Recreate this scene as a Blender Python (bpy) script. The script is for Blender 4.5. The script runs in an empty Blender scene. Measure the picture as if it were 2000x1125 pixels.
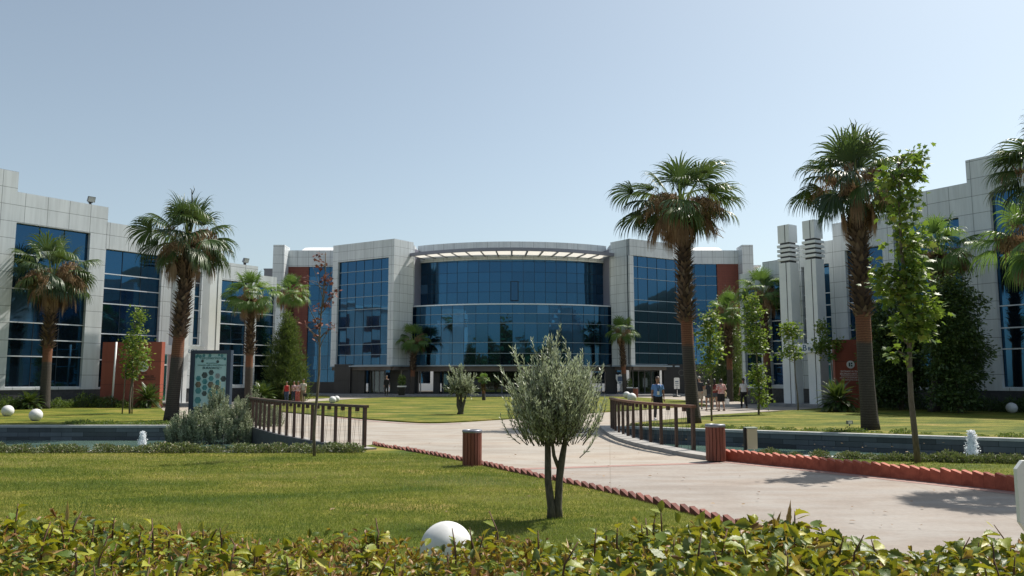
import bpy, math, random
import numpy as np
from mathutils import Vector, Matrix
from mathutils.geometry import tessellate_polygon
R = math.radians
PI = math.pi
col = bpy.context.scene.collection
sc = bpy.context.scene

# ------------------------------------------------------------------ camera, sky, sun, exposure
FPX = 1560.0                       # focal length in pixels of a 2000 px wide frame
PITCH = math.atan((742 - 562.5) / FPX)
EYE = 1.6
cam_d = bpy.data.cameras.new('camera')
cam_d.sensor_width = 36
cam_d.lens = 36 * FPX / 2000
cam_d.clip_start = 0.05
cam_d.clip_end = 5000
cam = bpy.data.objects.new('camera', cam_d)
col.objects.link(cam)
cam.location = (0, 0, EYE)
cam.rotation_euler = (PI / 2 + PITCH, 0, 0)
sc.camera = cam

SUN_EL, SUN_DX, SUN_DY = R(54), 1.0, 0.80      # direction from the ground towards the sun
world = bpy.data.worlds.new('World')
sc.world = world
world.use_nodes = True
wn, wl = world.node_tree.nodes, world.node_tree.links
wn.clear()
sky = wn.new('ShaderNodeTexSky')
sky.sky_type = 'NISHITA'
sky.sun_disc = False
sky.sun_elevation = SUN_EL
sky.sun_rotation = math.atan2(SUN_DX, SUN_DY)
sky.air_density = 1.0
sky.dust_density = 1.6
sky.ozone_density = 1.6
bg = wn.new('ShaderNodeBackground')
bg.inputs['Strength'].default_value = 0.094
wo = wn.new('ShaderNodeOutputWorld')
hs = wn.new('ShaderNodeHueSaturation')          # summer haze: a paler, slightly greener blue
hs.inputs['Saturation'].default_value = 0.66
wl.new(sky.outputs[0], hs.inputs['Color'])
tn = wn.new('ShaderNodeMix'); tn.data_type = 'RGBA'; tn.blend_type = 'MULTIPLY'; tn.inputs[0].default_value = 1.0
tn.inputs[7].default_value = (0.925, 0.985, 0.955, 1)
wl.new(hs.outputs[0], tn.inputs[6])
wl.new(tn.outputs[2], bg.inputs[0])
wl.new(bg.outputs[0], wo.inputs[0])
sun_d = bpy.data.lights.new('sun', 'SUN')
sun_d.energy = 4.25
sun_d.angle = R(0.5)
sun_d.color = (1.0, 0.94, 0.85)
sun = bpy.data.objects.new('sun', sun_d)
col.objects.link(sun)
sdir = Vector((SUN_DX, SUN_DY, math.tan(SUN_EL) * math.hypot(SUN_DX, SUN_DY))).normalized()
sun.rotation_euler = sdir.to_track_quat('Z', 'Y').to_euler()
sun.location = (30, 10, 60)
sc.view_settings.view_transform = 'Standard'
sc.view_settings.look = 'None'
sc.view_settings.exposure = 0.60
sc.view_settings.gamma = 1.0
sc.render.film_transparent = False
sc.cycles.max_bounces = 6
sc.cycles.transparent_max_bounces = 6

# ------------------------------------------------------------------ measuring helpers (photo pixel -> point in the place)
CP, SP = math.cos(PITCH), math.sin(PITCH)
def ray(x, y):
    u = (x - 1000) / FPX; v = (562.5 - y) / FPX
    return (u, CP - v * SP, SP + v * CP)
def g(x, y, z=0.0):
    r = ray(x, y); t = (z - EYE) / r[2]
    return (r[0] * t, r[1] * t)
def at(x, y, Y):
    r = ray(x, y); t = Y / r[1]
    return (r[0] * t, EYE + r[2] * t)
def P3(x, y, Y):
    X, Z = at(x, y, Y)
    return Vector((X, Y, Z))

# ------------------------------------------------------------------ object helpers
WL = {}                            # world position of every thing
def tag(o, label=None, cat=None, group=None, kind=None):
    if label: o['label'] = label
    if cat: o['category'] = cat
    if group: o['group'] = group
    if kind: o['kind'] = kind
    return o
def thing(name, loc, label, cat, group=None, rz=0.0):
    o = bpy.data.objects.new(name, None)
    o.empty_display_size = 0.3
    col.objects.link(o)
    o.location = loc; o.rotation_euler = (0, 0, rz)
    WL[o.name] = Vector(loc)
    return tag(o, label, cat, group)
def link_mesh(name, me, parent=None, loc=None):
    o = bpy.data.objects.new(name, me)
    col.objects.link(o)
    if parent is not None: o.parent = parent
    if loc is not None: o.location = loc
    return o
def copy_tree(o, parent=None):
    c = o.copy(); col.objects.link(c); c.parent = parent
    for ch in list(o.children): copy_tree(ch, c)
    return c
def dup(o, loc, rz=0.0, s=1.0, label=None, group=None):
    c = copy_tree(o)
    c.location = loc; c.rotation_euler = (0, 0, rz)
    c.scale = (s, s, s) if not isinstance(s, tuple) else s
    if label: c['label'] = label
    if group: c['group'] = group
    return c

def npmesh(name, V, F, mats, smooth=False, attr=None, midx=None, uv=None):
    """V (n,3), F (m,k) numpy array with the same k; attr = per-vertex float 'rnd'"""
    me = bpy.data.meshes.new(name)
    V = np.asarray(V, dtype=np.float32); F = np.asarray(F, dtype=np.int32)
    k = F.shape[1]
    me.vertices.add(len(V)); me.vertices.foreach_set('co', V.ravel())
    me.loops.add(F.size); me.loops.foreach_set('vertex_index', F.ravel())
    me.polygons.add(len(F)); me.polygons.foreach_set('loop_start', np.arange(0, F.size, k, dtype=np.int32))
    if smooth: me.polygons.foreach_set('use_smooth', np.ones(len(F), dtype=bool))
    for m in (mats if isinstance(mats, (list, tuple)) else [mats]): me.materials.append(m)
    if midx is not None: me.polygons.foreach_set('material_index', np.asarray(midx, dtype=np.int32))
    if attr is not None:
        a = me.attributes.new('rnd', 'FLOAT', 'POINT'); a.data.foreach_set('value', np.asarray(attr, dtype=np.float32))
    me.update(calc_edges=True)
    return me

class MB:
    """collects boxes, tubes, prisms; build() links ONE mesh object"""
    def __init__(s): s.v = []; s.f = []; s.uv = []; s.sm = []; s.at = []; s.mi = []; s.a = 0.0; s.m = 0
    def vert(s, p): s.v.append((p[0], p[1], p[2])); s.at.append(s.a); return len(s.v) - 1
    def face(s, ids, uv=None, smooth=False):
        s.f.append(tuple(ids)); s.uv.append(uv); s.sm.append(smooth); s.mi.append(s.m)
    def quad(s, a, b, c, d, uv=None, smooth=False): s.face([s.vert(a), s.vert(b), s.vert(c), s.vert(d)], uv, smooth)
    def hexa(s, b, t, uvs=None):
        """b, t: 4 bottom and 4 top points, counter-clockwise seen from above"""
        i = [s.vert(p) for p in b]; j = [s.vert(p) for p in t]
        s.face(i[::-1]); s.face(j)
        for k in range(4):
            n = (k + 1) % 4
            s.face([i[k], i[n], j[n], j[k]], uvs[k] if uvs else None)
    def box(s, c, d, rz=0.0):
        ca, sa = math.cos(rz), math.sin(rz)
        pts = [(-1, -1), (1, -1), (1, 1), (-1, 1)]
        f = lambda x, y, z: (c[0] + (x * d[0] / 2) * ca - (y * d[1] / 2) * sa, c[1] + (x * d[0] / 2) * sa + (y * d[1] / 2) * ca, c[2] + z * d[2] / 2)
        s.hexa([f(x, y, -1) for x, y in pts], [f(x, y, 1) for x, y in pts])
    def tube(s, path, rad, n=8, caps=True, smooth=True, jit=0.0, rng=None, attrs=None):
        path = [Vector(p) for p in path]; m = len(path)
        if not hasattr(rad, '__len__'): rad = [rad] * m
        rings = []; t0 = (path[1] - path[0]).normalized()
        x = t0.orthogonal().normalized()
        for i in range(m):
            t = (path[min(i + 1, m - 1)] - path[max(i - 1, 0)])
            if t.length < 1e-9: t = t0
            t = t.normalized(); x = (x - t * x.dot(t))
            if x.length < 1e-6: x = t.orthogonal()
            x = x.normalized(); y = t.cross(x)
            if attrs is not None: s.a = attrs[i]
            r = rad[i]; ring = []
            for k in range(n):
                a = 2 * PI * k / n
                rr = r * (1 + (rng.uniform(-jit, jit) if rng is not None else 0))
                ring.append(s.vert(path[i] + x * (math.cos(a) * rr) + y * (math.sin(a) * rr)))
            rings.append(ring)
        for i in range(m - 1):
            for k in range(n):
                q = (k + 1) % n
                s.face([rings[i][k], rings[i][q], rings[i + 1][q], rings[i + 1][k]], None, smooth)
        if caps: s.face(rings[0][::-1]); s.face(rings[-1])
    def ell(s, c, r, nu=12, nv=8, rot=None):
        c = Vector(c)
        if not hasattr(r, '__len__'): r = (r, r, r)
        rows = []
        for j in range(1, nv):
            th = PI * j / nv
            row = []
            for i in range(nu):
                ph = 2 * PI * i / nu
                p = Vector((math.sin(th) * math.cos(ph) * r[0], math.sin(th) * math.sin(ph) * r[1], math.cos(th) * r[2]))
                if rot is not None: p = rot @ p
                row.append(s.vert(c + p))
            rows.append(row)
        p = Vector((0, 0, r[2])); q = Vector((0, 0, -r[2]))
        if rot is not None: p = rot @ p; q = rot @ q
        top = s.vert(c + p); bot = s.vert(c + q)
        for i in range(nu):
            k = (i + 1) % nu
            s.face([top, rows[0][i], rows[0][k]], None, True)
            s.face([bot, rows[-1][k], rows[-1][i]], None, True)
            for j in range(nv - 2):
                s.face([rows[j][i], rows[j + 1][i], rows[j + 1][k], rows[j][k]], None, True)
    def lathe(s, prof, n=20, c=(0, 0), smooth=True):
        rows = [[s.vert((c[0] + math.cos(2 * PI * k / n) * r, c[1] + math.sin(2 * PI * k / n) * r, z)) for k in range(n)] for r, z in prof]
        for i in range(len(prof) - 1):
            for k in range(n):
                q = (k + 1) % n
                s.face([rows[i][k], rows[i][q], rows[i + 1][q], rows[i + 1][k]], None, smooth)
        s.face(rows[0][::-1]); s.face(rows[-1])
    def prism(s, polys, z0, z1, bottom=False):
        """polys: list of loops (outline first, then holes); outline counter-clockwise"""
        loops = [[Vector((p[0], p[1], 0)) for p in lp] for lp in polys]
        tris = tessellate_polygon(loops)
        flat = [p for lp in loops for p in lp]
        top = [s.vert((p.x, p.y, z1)) for p in flat]
        for t in tris:
            a, b, c = (flat[i] for i in t)
            if (b - a).cross(c - a).z < 0: t = (t[0], t[2], t[1])
            s.face([top[i] for i in t])
        bot = [s.vert((p.x, p.y, z0)) for p in flat]
        o = 0
        for lp in loops:
            n = len(lp)
            for k in range(n):
                q = (k + 1) % n
                s.face([bot[o + k], bot[o + q], top[o + q], top[o + k]])
            o += n
    def build(s, name, mats, parent=None, loc=None, world=True):
        """vertices are world coordinates; they are stored relative to the thing (or to loc)"""
        off = Vector((0, 0, 0))
        if world:
            p = parent; off = Vector((0, 0, 0))
            while p is not None:
                off += Vector(p.location); p = p.parent
            if loc is not None: off = Vector(loc)
        me = bpy.data.meshes.new(name)
        me.from_pydata([(a[0] - off.x, a[1] - off.y, a[2] - off.z) for a in s.v], [], s.f)
        for m in (mats if isinstance(mats, (list, tuple)) else [mats]): me.materials.append(m)
        me.polygons.foreach_set('use_smooth', s.sm)
        me.polygons.foreach_set('material_index', s.mi)
        uvl = me.uv_layers.new(name='UVMap').data
        for poly, uv in zip(me.polygons, s.uv):
            n = poly.normal
            for k, li in enumerate(poly.loop_indices):
                if uv is not None: uvl[li].uv = uv[k]
                else:
                    c = s.v[poly.vertices[k]]
                    if abs(n.z) > 0.7: uvl[li].uv = (c[0], c[1])
                    elif abs(n.x) > abs(n.y): uvl[li].uv = (c[1], c[2])
                    else: uvl[li].uv = (c[0], c[2])
        if any(s.at):
            a = me.attributes.new('rnd', 'FLOAT', 'POINT'); a.data.foreach_set('value', s.at)
        me.update()
        o = link_mesh(name, me, parent)
        if loc is not None: o.location = loc
        return o

# ------------------------------------------------------------------ materials
def new_mat(name):
    m = bpy.data.materials.new(name); m.use_nodes = True
    nt = m.node_tree; b = nt.nodes['Principled BSDF']
    return m, nt, b
def rgba(c): return (c[0], c[1], c[2], 1.0)
def plain(name, c, rough=0.6, metal=0.0, spec=0.5):
    m, nt, b = new_mat(name)
    b.inputs['Base Color'].default_value = rgba(c); b.inputs['Roughness'].default_value = rough
    b.inputs['Metallic'].default_value = metal; b.inputs['Specular IOR Level'].default_value = spec
    return m
def ramp(nt, fac, stops):
    r = nt.nodes.new('ShaderNodeValToRGB')
    el = r.color_ramp.elements
    while len(el) < len(stops): el.new(0.5)
    for e, (p, c) in zip(el, stops): e.position = p; e.color = rgba(c)
    nt.links.new(fac, r.inputs[0])
    return r.outputs[0]
def noise(nt, scale, detail=4, rough=0.6, vec=None, coord='Object', stretch=None):
    n = nt.nodes.new('ShaderNodeTexNoise'); n.inputs['Scale'].default_value = scale
    n.inputs['Detail'].default_value = detail; n.inputs['Roughness'].default_value = rough
    if vec is None:
        tc = nt.nodes.new('ShaderNodeTexCoord'); vec = tc.outputs[coord]
    if stretch:
        mp = nt.nodes.new('ShaderNodeMapping'); mp.inputs['Scale'].default_value = stretch
        nt.links.new(vec, mp.inputs[0]); vec = mp.outputs[0]
    nt.links.new(vec, n.inputs['Vector'])
    return n.outputs[0]
def bump(nt, b, h, strength=0.3, dist=0.02):
    n = nt.nodes.new('ShaderNodeBump'); n.inputs['Strength'].default_value = strength; n.inputs['Distance'].default_value = dist
    nt.links.new(h, n.inputs['Height']); nt.links.new(n.outputs[0], b.inputs['Normal'])
    return n
def mixc(nt, fac, a, b, mode='MIX'):
    n = nt.nodes.new('ShaderNodeMix'); n.data_type = 'RGBA'; n.blend_type = mode
    if isinstance(fac, float): n.inputs[0].default_value = fac
    else: nt.links.new(fac, n.inputs[0])
    for i, x in ((6, a), (7, b)):
        if isinstance(x, tuple): n.inputs[i].default_value = rgba(x)
        else: nt.links.new(x, n.inputs[i])
    return n.outputs[2]
def nmat(name, c1, c2, scale, rough=0.7, bs=0.2, bd=0.02, stretch=None, detail=5, metal=0.0, lo=0.35, hi=0.65):
    m, nt, b = new_mat(name)
    n = noise(nt, scale, detail, stretch=stretch)
    nt.links.new(ramp(nt, n, [(lo, c1), (hi, c2)]), b.inputs['Base Color'])
    b.inputs['Roughness'].default_value = rough; b.inputs['Metallic'].default_value = metal
    if bs: bump(nt, b, n, bs, bd)
    return m
def leafmat(name, stops, rough=0.5, trans=0.25, tcol=(0.25, 0.35, 0.05), spec=0.4):
    """colour picked per leaf from the 'rnd' value; a share of the light passes through"""
    m, nt, b = new_mat(name)
    a = nt.nodes.new('ShaderNodeAttribute'); a.attribute_name = 'rnd'
    c = ramp(nt, a.outputs['Fac'], stops)
    nt.links.new(c, b.inputs['Base Color'])
    b.inputs['Roughness'].default_value = rough; b.inputs['Specular IOR Level'].default_value = spec
    if trans > 0:
        t = nt.nodes.new('ShaderNodeBsdfTranslucent')
        cc = mixc(nt, 0.6, c, tcol)
        nt.links.new(cc, t.inputs[0])
        mx = nt.nodes.new('ShaderNodeMixShader'); mx.inputs[0].default_value = trans
        nt.links.new(b.outputs[0], mx.inputs[1]); nt.links.new(t.outputs[0], mx.inputs[2])
        nt.links.new(mx.outputs[0], nt.nodes['Material Output'].inputs[0])
    return m

def panel_mat(name, c, seam, w, h, rough=0.35, var=0.03, msize=0.018, metal=0.0, offs=0.0):
    m, nt, b = new_mat(name)
    tc = nt.nodes.new('ShaderNodeTexCoord')
    br = nt.nodes.new('ShaderNodeTexBrick')
    br.offset = offs; br.squash = 1.0
    br.inputs['Scale'].default_value = 1.0
    br.inputs['Color1'].default_value = rgba(c)
    br.inputs['Color2'].default_value = rgba(tuple(max(0, x * (1 - var * 2)) for x in c))
    br.inputs['Mortar'].default_value = rgba(seam)
    br.inputs['Mortar Size'].default_value = msize
    br.inputs['Mortar Smooth'].default_value = 0.1
    br.inputs['Brick Width'].default_value = w
    br.inputs['Row Height'].default_value = h
    nt.links.new(tc.outputs['UV'], br.inputs['Vector'])
    n = noise(nt, 0.9, 5, vec=tc.outputs['Object'], stretch=(1, 1, 0.25))
    n2_ = noise(nt, 3.2, 6, 0.65, vec=tc.outputs['Object'], stretch=(1.6, 1.6, 0.09))
    dirt0 = ramp(nt, n, [(0.32, (0.84, 0.85, 0.86)), (0.7, (1, 1, 1))])
    dirt = mixc(nt, 0.45, dirt0, ramp(nt, n2_, [(0.36, (0.74, 0.74, 0.73)), (0.56, (1, 1, 1))]), 'MULTIPLY')
    nt.links.new(mixc(nt, 1.0, br.outputs[0], dirt, 'MULTIPLY'), b.inputs['Base Color'])
    b.inputs['Roughness'].default_value = rough; b.inputs['Metallic'].default_value = metal
    inv = nt.nodes.new('ShaderNodeMath'); inv.operation = 'SUBTRACT'; inv.inputs[0].default_value = 1.0
    nt.links.new(br.outputs['Fac'], inv.inputs[1])
    bump(nt, b, inv.outputs[0], 0.5, 0.02)
    return m

M = {}
M['panel'] = panel_mat('white_cladding', (0.71, 0.745, 0.76), (0.22, 0.24, 0.25), 1.2, 0.94, rough=0.4, msize=0.014)
M['panel_plain'] = nmat('white_render', (0.76, 0.78, 0.78), (0.84, 0.85, 0.84), 1.3, 0.6, 0.05)
M['panel_back'] = panel_mat('pale_cladding', (0.60, 0.60, 0.58), (0.25, 0.25, 0.25), 2.4, 3.2, rough=0.5)
M['redpanel'] = panel_mat('terracotta_cladding', (0.21, 0.055, 0.035), (0.13, 0.035, 0.025), 3.0, 0.28, rough=0.6, msize=0.012)
M['redwall'] = panel_mat('red_sign_wall', (0.34, 0.085, 0.05), (0.16, 0.04, 0.03), 4.2, 1.32, rough=0.55, msize=0.015)
M['plinth'] = nmat('dark_stone', (0.035, 0.037, 0.042), (0.06, 0.062, 0.07), 6, 0.5, 0.1)
M['darkwall'] = panel_mat('black_stone_cladding', (0.028, 0.028, 0.034), (0.012, 0.012, 0.014), 1.2, 1.5, rough=0.35)
M['soffit'] = nmat('brown_soffit', (0.11, 0.09, 0.075), (0.15, 0.12, 0.10), 2, 0.6, 0.0)
M['step'] = nmat('grey_step_stone', (0.20, 0.20, 0.20), (0.29, 0.28, 0.27), 3, 0.7, 0.1)
M['frame'] = plain('dark_mullion', (0.008, 0.022, 0.04), 0.4, 0.2)
M['bar'] = plain('silver_glazing_bar', (0.72, 0.75, 0.80), 0.35, 0.3)
M['bar_dim'] = plain('grey_glazing_bar', (0.30, 0.37, 0.43), 0.4, 0.3)
M['steel'] = plain('grey_steel', (0.22, 0.23, 0.26), 0.4, 0.5)
M['violet'] = plain('grey_violet_rail', (0.24, 0.24, 0.29), 0.4, 0.2)
M['canopy'] = None
M['white'] = plain('white_paint', (0.75, 0.75, 0.74), 0.5)
M['black'] = plain('black_paint', (0.015, 0.015, 0.017), 0.5)

def glass_mat(name, tint, inner=(0.004, 0.008, 0.013), wav=0.35):
    """mirror-coated blue solar glass"""
    m, nt, b = new_mat(name)
    gl = nt.nodes.new('ShaderNodeBsdfGlossy'); gl.inputs['Roughness'].default_value = 0.015
    gl.inputs['Color'].default_value = rgba(tint)
    b.inputs['Base Color'].default_value = rgba(inner); b.inputs['Roughness'].default_value = 0.08
    b.inputs['Specular IOR Level'].default_value = 0.3
    at_ = nt.nodes.new('ShaderNodeAttribute'); at_.attribute_name = 'rnd'
    nt.links.new(mixc(nt, 1.0, tint, ramp(nt, at_.outputs['Fac'], [(0, (.70, .74, .78)), (.6, (1, 1, 1)), (1, (1.15, 1.1, 1.08))]), 'MULTIPLY'), gl.inputs['Color'])
    nt.links.new(ramp(nt, at_.outputs['Fac'], [(.0, inner), (.9, inner), (.93, tuple(x * 5 for x in inner)), (1, tuple(x * 8 for x in inner))]), b.inputs['Base Color'])
    ad = nt.nodes.new('ShaderNodeAddShader')
    n = noise(nt, 0.45, 2, 0.5)
    bp = nt.nodes.new('ShaderNodeBump'); bp.inputs['Strength'].default_value = wav; bp.inputs['Distance'].default_value = 0.012
    nt.links.new(n, bp.inputs['Height'])
    nt.links.new(bp.outputs[0], gl.inputs['Normal']); nt.links.new(bp.outputs[0], b.inputs['Normal'])
    nt.links.new(b.outputs[0], ad.inputs[0]); nt.links.new(gl.outputs[0], ad.inputs[1])
    nt.links.new(ad.outputs[0], nt.nodes['Material Output'].inputs[0])
    return m
M['glass'] = glass_mat('blue_solar_glass', (0.0105, 0.072, 0.150))
M['glass_dark'] = glass_mat('dark_lobby_glass', (0.06, 0.08, 0.09))
M['glass_teal'] = glass_mat('teal_door_glass', (0.12, 0.35, 0.33), (0.02, 0.10, 0.085))

def translucent_mat(name, c):
    m, nt, b = new_mat(name)
    b.inputs['Base Color'].default_value = rgba(tuple(x * .8 for x in c)); b.inputs['Roughness'].default_value = 0.5
    t = nt.nodes.new('ShaderNodeBsdfTranslucent'); t.inputs[0].default_value = rgba((0.80, 0.77, 0.70))
    mx = nt.nodes.new('ShaderNodeMixShader'); mx.inputs[0].default_value = 0.55
    nt.links.new(b.outputs[0], mx.inputs[1]); nt.links.new(t.outputs[0], mx.inputs[2])
    nt.links.new(mx.outputs[0], nt.nodes['Material Output'].inputs[0])
    return m
M['canopy'] = translucent_mat('opal_canopy_sheet', (0.9, 0.88, 0.82))
M['petal_globe'] = nmat('white_globe_plastic', (0.58, 0.58, 0.57), (0.70, 0.70, 0.69), 3, 0.55, 0.02)

# ground materials
def lawn_mat():
    m, nt, b = new_mat('lawn')
    tc = nt.nodes.new('ShaderNodeTexCoord'); v = tc.outputs['Object']
    n1 = noise(nt, 0.55, 5, 0.6, v, stretch=(0.7, 1.2, 1)); n2 = noise(nt, 3.0, 6, 0.7, v); n3 = noise(nt, 45, 3, 0.7, v); n4 = noise(nt, 9, 8, 0.8, v)
    c1 = ramp(nt, n1, [(0.36, (0.055, 0.088, 0.013)), (0.5, (0.135, 0.148, 0.022)), (0.60, (0.21, 0.19, 0.04)), (0.68, (0.28, 0.21, 0.085))])
    c2 = ramp(nt, n2, [(0.3, (0.62, 0.7, 0.55)), (0.7, (1.25, 1.2, 1.1))])
    c3 = ramp(nt, n3, [(0.3, (0.6, 0.62, 0.6)), (0.65, (1.2, 1.2, 1.2))])
    c = mixc(nt, 1.0, c1, c2, 'MULTIPLY'); c = mixc(nt, 0.8, c, c3, 'MULTIPLY'); c = mixc(nt, 0.9, c, ramp(nt, n4, [(0.36, (0.62, 0.68, 0.6)), (0.62, (1.22, 1.18, 1.15))]), 'MULTIPLY')
    nt.links.new(c, b.inputs['Base Color'])
    b.inputs['Roughness'].default_value = 0.85; b.inputs['Specular IOR Level'].default_value = 0.15
    bump(nt, b, n3, 0.6, 0.03)
    return m
M['lawn'] = lawn_mat()
def paving_mat(name, tint, line=True):
    m, nt, b = new_mat(name)
    tc = nt.nodes.new('ShaderNodeTexCoord'); v = tc.outputs['Object']
    n1 = noise(nt, 0.35, 6, 0.65, v, stretch=(0.35, 1.3, 1)); n2 = noise(nt, 14, 6, 0.75, v); n3 = noise(nt, 1.6, 4, 0.6, v, stretch=(0.5, 1, 1))
    c1 = ramp(nt, n1, [(0.32, tuple(x * 0.86 for x in tint)), (0.5, tint), (0.68, (tint[0] * 1.04, tint[1] * 0.985, tint[2] * 0.93))])
    c2 = ramp(nt, n2, [(0.3, (0.86, 0.86, 0.86)), (0.7, (1.08, 1.08, 1.08))])
    c3 = ramp(nt, n3, [(0.40, (1, 1, 1)), (0.56, (0.90, 0.86, 0.83)), (0.72, (0.76, 0.71, 0.68))])
    c = mixc(nt, 1.0, mixc(nt, 1.0, c1, c2, 'MULTIPLY'), c3, 'MULTIPLY')
    jb = nt.nodes.new('ShaderNodeTexBrick'); jb.offset = 0.0; jb.inputs['Scale'].default_value = 1.0; jb.inputs['Brick Width'].default_value = 4.6; jb.inputs['Row Height'].default_value = 4.6; jb.inputs['Mortar Size'].default_value = 0.012
    jb.inputs['Color1'].default_value = (1, 1, 1, 1); jb.inputs['Color2'].default_value = (.97, .965, .96, 1); jb.inputs['Mortar'].default_value = (.86, .845, .83, 1)
    jm = nt.nodes.new('ShaderNodeMapping'); jm.inputs['Rotation'].default_value = (0, 0, .12); nt.links.new(v, jm.inputs[0]); nt.links.new(jm.outputs[0], jb.inputs['Vector'])
    c = mixc(nt, 1.0, c, jb.outputs[0], 'MULTIPLY')
    nt.links.new(c, b.inputs['Base Color'])
    b.inputs['Roughness'].default_value = 0.8; b.inputs['Specular IOR Level'].default_value = 0.25
    bump(nt, b, n2, 0.15, 0.01)
    return m
M['paving'] = paving_mat('stamped_concrete', (0.365, 0.335, 0.295))
M['paving_near'] = paving_mat('stained_vignetted_concrete', (0.315, 0.288, 0.262))  # stain tone, with lens vignetting also put into the darker tint
M['earth'] = nmat('dry_earth', (0.16, 0.13, 0.08), (0.22, 0.19, 0.12), 0.5, 0.9, 0.1)
M['pinkbrick'] = panel_mat('pink_brick_paving', (0.36, 0.20, 0.17), (0.36, 0.27, 0.23), 0.21, 0.105, rough=0.8, msize=0.008, offs=0.5)
M['kerb'] = nmat('kerb_stone', (0.27, 0.26, 0.24), (0.36, 0.34, 0.32), 5, 0.8, 0.1)
M['coping'] = nmat('pale_coping', (0.36, 0.36, 0.36), (0.46, 0.46, 0.45), 4, 0.6, 0.05)
def slate_mat():
    m = panel_mat('slate_tiles', (0.15, 0.175, 0.20), (0.03, 0.035, 0.04), 0.75, 0.16, rough=0.5, var=0.32, msize=0.008, offs=0.5)
    return m
M['slate'] = slate_mat()
def water_mat():
    m, nt, b = new_mat('pond_water')
    tc = nt.nodes.new('ShaderNodeTexCoord'); v = tc.outputs['Object']
    n = noise(nt, 2.2, 4, 0.6, v, stretch=(0.8, 2.0, 1)); n2 = noise(nt, 0.4, 2, 0.5, v)
    nt.links.new(ramp(nt, n2, [(0.3, (0.075, 0.135, 0.115)), (0.7, (0.12, 0.19, 0.155))]), b.inputs['Base Color'])
    b.inputs['Roughness'].default_value = 0.09; b.inputs['IOR'].default_value = 1.33
    bump(nt, b, n, 0.55, 0.05)
    return m
M['water'] = water_mat()
M['foam'] = leafmat('water_foam', [(0, (0.85, 0.87, 0.9)), (1, (0.95, 0.96, 0.97))], 0.2, 0.4, (0.9, 0.92, 0.95))
M['brick'] = nmat('red_edging_brick', (0.28, 0.058, 0.030), (0.44, 0.11, 0.06), 7, 0.75, 0.2, 0.01)
M['rust'] = nmat('brown_railing_steel', (0.055, 0.03, 0.022), (0.095, 0.05, 0.033), 9, 0.6, 0.15, 0.01)
M['railwood'] = nmat('brown_handrail', (0.12, 0.05, 0.028), (0.18, 0.075, 0.04), 6, 0.55, 0.1, 0.01, stretch=(1, 1, 1))
M['wire'] = plain('steel_wire', (0.10, 0.09, 0.085), 0.4, 0.6)
def wood_mat():
    m, nt, b = new_mat('red_brown_wood')
    n = noise(nt, 8, 6, 0.6, stretch=(6, 6, 0.6))
    nt.links.new(ramp(nt, n, [(0.3, (0.14, 0.040, 0.024)), (0.7, (0.26, 0.08, 0.047))]), b.inputs['Base Color'])
    b.inputs['Roughness'].default_value = 0.6; bump(nt, b, n, 0.2, 0.01)
    return m
M['wood'] = wood_mat()
# plants
M['bark'] = nmat('grey_bark', (0.09, 0.075, 0.055), (0.17, 0.145, 0.11), 14, 0.9, 0.5, 0.02, stretch=(2, 2, 0.5))
M['barkdark'] = nmat('dark_olive_bark', (0.055, 0.05, 0.035), (0.12, 0.105, 0.075), 22, 0.9, 0.6, 0.015, stretch=(2, 2, 0.6))
def palm_trunk_mat():
    m, nt, b = new_mat('palm_trunk')
    a = nt.nodes.new('ShaderNodeAttribute'); a.attribute_name = 'rnd'
    n = noise(nt, 5, 6, 0.7, stretch=(1, 1, 3)); n2 = noise(nt, 26, 4, 0.7, stretch=(1, 1, 2.2))
    mth = nt.nodes.new('ShaderNodeMath'); mth.operation = 'MULTIPLY_ADD'; mth.inputs[1].default_value = 0.05; 
    nt.links.new(n, mth.inputs[0]); nt.links.new(a.outputs['Fac'], mth.inputs[2])
    c = ramp(nt, mth.outputs[0], [(0.0, (0.06, 0.052, 0.043)), (0.385, (0.075, 0.062, 0.05)), (0.40, (0.20, 0.085, 0.042)), (0.50, (0.19, 0.075, 0.036)), (0.53, (0.06, 0.04, 0.027))])
    c2 = ramp(nt, n2, [(0.3, (0.6, 0.6, 0.6)), (0.7, (1.25, 1.25, 1.25))])
    nt.links.new(mixc(nt, 1.0, c, c2, 'MULTIPLY'), b.inputs['Base Color'])
    wv = nt.nodes.new('ShaderNodeTexWave'); wv.bands_direction = 'Z'; wv.inputs['Scale'].default_value = 4.0; wv.inputs['Distortion'].default_value = 2.5; wv.inputs['Detail'].default_value = 3
    tcw = nt.nodes.new('ShaderNodeTexCoord'); nt.links.new(tcw.outputs['Object'], wv.inputs['Vector'])
    c3 = ramp(nt, wv.outputs['Fac'], [(0.2, (0.72, 0.72, 0.72)), (0.7, (1.15, 1.15, 1.15))])
    nt.links.new(mixc(nt, 1.0, mixc(nt, 1.0, c, c2, 'MULTIPLY'), c3, 'MULTIPLY'), b.inputs['Base Color'])
    b.inputs['Roughness'].default_value = 0.9; bump(nt, b, n2, 0.8, 0.04)
    return m
M['palmtrunk'] = palm_trunk_mat()
M['boots'] = leafmat('palm_leaf_bases', [(0, (0.045, 0.028, 0.018)), (0.5, (0.11, 0.07, 0.045)), (0.85, (0.20, 0.14, 0.09)), (1, (0.28, 0.21, 0.15))], 0.9, 0.0)
M['palm'] = leafmat('palm_green', [(0, (0.022, 0.046, 0.018)), (0.5, (0.048, 0.090, 0.028)), (0.85, (0.10, 0.15, 0.042)), (1, (0.20, 0.24, 0.08))], 0.4, 0.22, (0.13, 0.20, 0.04), 0.5)
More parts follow.
